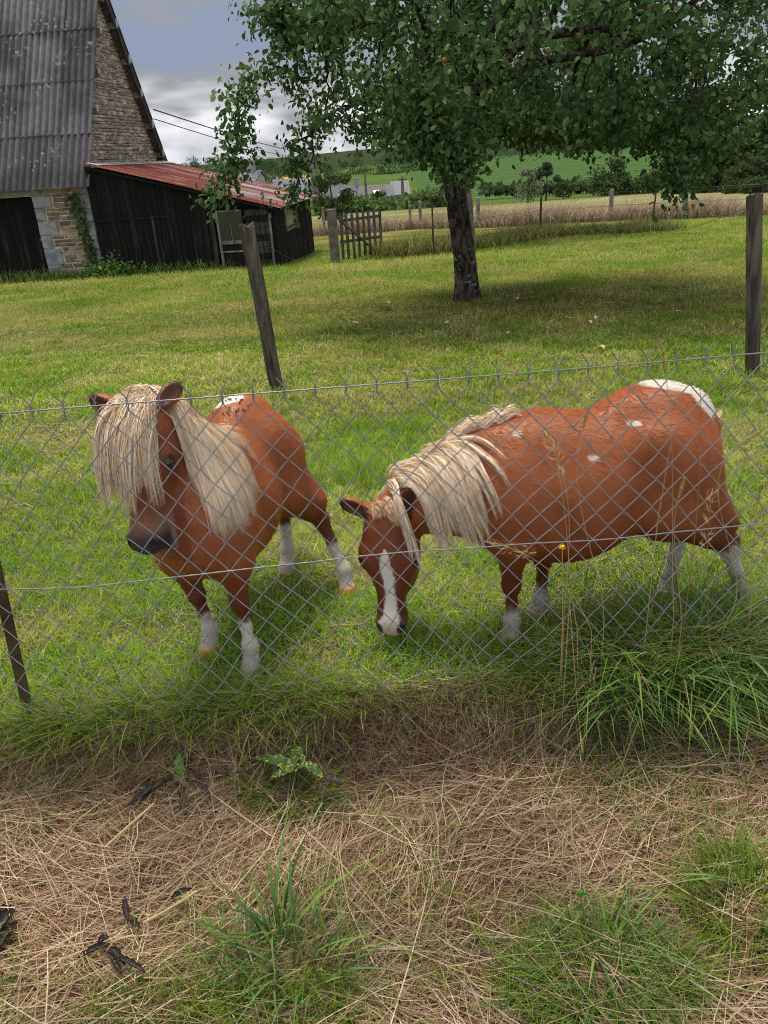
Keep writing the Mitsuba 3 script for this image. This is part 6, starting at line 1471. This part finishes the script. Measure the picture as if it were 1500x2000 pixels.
k = thing('green_leaf', 'single broad green leaf standing among the withered black leaves', 'leaf'); q0, q1 = onv(352, 1528, 0.02), onv(350, 1470, 0.10); v, f = leaf_mesh(np.linalg.norm(q1 - q0), 0.018, 0.3, 0.1, rr); x = unit(q1 - q0); y = unit(np.cross([0, -1.0, 0.3], x)); z = np.cross(x, y); put(k, (v[:, :1] * x + v[:, 1:2] * y + v[:, 2:] * z + q0, f), 'mat_weed_leaf', smooth=True)
k = thing('leafy_cutting', 'cut sprig of broad yellow spotted green leaves with black tips in the grass', 'leaves')
for a, b, w, m_ in (((575, 1500), (500, 1480), 0.022, 'mat_spotted_leaf'), ((590, 1500), (560, 1450), 0.026, 'mat_spotted_leaf'), ((560, 1515), (575, 1462), 0.028, 'mat_spotted_leaf'), ((590, 1490), (634, 1520), 0.016, 'mat_spotted_leaf'), ((585, 1500), (530, 1520), 0.018, 'mat_spotted_leaf'), ((632, 1518), (668, 1532), 0.016, 'mat_dead_leaf'), ((480, 1505), (440, 1512), 0.012, 'mat_dead_leaf')):
    lay_leaf(k, onv(*a, 0.09), onv(*b, 0.08), w, 0.35, 0.12, m_, rr)
k = thing('dead_leaf_cluster', 'crumpled black leaves on the straw near the bottom left', 'dead leaves')
for a, b, w in (((215, 1845), (150, 1872), 0.013), ((215, 1850), (245, 1885), 0.014), ((210, 1860), (240, 1905), 0.010), ((232, 1870), (285, 1900), 0.011), ((190, 1842), (215, 1832), 0.012)):
    lay_leaf(k, onv(*a, 0.05), onv(*b, 0.04), w, 0.9, 0.10, 'mat_dead_leaf', rr)
k = thing('dead_leaf_cluster', 'dark curled leaf with a stalk pointing up right in the middle of the straw', 'dead leaves')
for a, b, w in (((250, 1800), (243, 1752), 0.012), ((335, 1755), (375, 1735), 0.010), ((255, 1800), (275, 1812), 0.011)):
    lay_leaf(k, onv(*a, 0.05), onv(*b, 0.05), w, 0.9, 0.10, 'mat_dead_leaf', rr)
part(k, 'stalk', tube(bezier([onv(280, 1802, 0.05), onv(330, 1775, 0.05), onv(385, 1740, 0.05)], 8), 0.0032, 6), 'mat_stalk')
k = thing('dead_leaf_cluster', 'big grey black crumpled leaf cut by the left edge', 'dead leaves')
for a, b, w in (((-20, 1850), (30, 1775), 0.030), ((-15, 1870), (35, 1800), 0.022), ((-30, 1800), (25, 1772), 0.02)):
    lay_leaf(k, onv(*a, 0.04), onv(*b, 0.05), w, 0.9, 0.12, 'mat_dead_leaf', rr)
k = thing('weed_seedling', 'small upright weed with two round green leaves in the straw', 'weed')
q = onv(1132, 1800, 0.0); part(k, 'stem', tube([q, q + [0, 0, 0.06], q + [0.0, 0, 0.10]], 0.0016, 5), 'mat_stalk_rust')
for dx, z_ in ((0.0, 0.085), (-0.002, 0.04)):
    lay_leaf(k, q + [dx, 0, z_], q + [dx + 0.004, -0.012, z_ + 0.036], 0.014, 0.3, 0.1, 'mat_weed_leaf', rr)
# leaves dropped by the apple tree
rr = np.random.default_rng(91)
for (px, py) in [(1155, 640), (1162, 632), (916, 630), (1010, 592), (1250, 540), (1060, 545), (830, 655), (870, 640), (760, 600), (990, 660), (1105, 600), (700, 640), (1180, 690), (1330, 620)]:
    q = at(px, py, 5); Yq = (1.6 - 0.115) / ((1.6 - q[2]) / q[1] - 0.05); q = at(px, py, Yq); q[2] = gz(q[0], q[1]) + 0.045; a = rr.random() * 6.28
    k = thing('fallen_leaf', 'small pale yellow leaf lying on the turf around the apple tree', 'leaf', 'fallen leaves on the turf'); lay = leaf_mesh(0.075, 0.022, 0.4, 0.15, rr, 7, 5); v = lay[0]
    put(k, (np.stack([v[:, 0] * math.cos(a) - v[:, 1] * math.sin(a), v[:, 0] * math.sin(a) + v[:, 1] * math.cos(a), v[:, 2] + v[:, 0] * 0.25], -1) + q, lay[1]), 'mat_yellow_leaf' if rr.random() < 0.5 else 'mat_pale_leaf', smooth=True)
# flies on the back of the first pony
r = np.random.default_rng(81)
fp = []
while len(fp) < 26:
    q = P1.w((-0.02 - 0.16 * r.random(), r.normal(0.0, 0.085), 0.95)); fp.append(q)
fp = to_surface(P1, np.array(fp), 12); fn = P1.grad(fp)
for p, n_ in zip(fp, fn):
    e = trimesh.creation.icosphere(1, 0.0034); k = thing('fly', 'small black fly sitting on the back of the pony facing the camera', 'fly', 'flies on the pony\'s back'); put(k, (e.vertices * [1.0, 1.3, 0.8] + p + n_ * 0.005, e.faces), 'mat_fly_black', smooth=True)
const('yellow_leaf', [0.62, 0.48, 0.10], 0.6); const('pale_leaf', [0.58, 0.50, 0.33], 0.6)
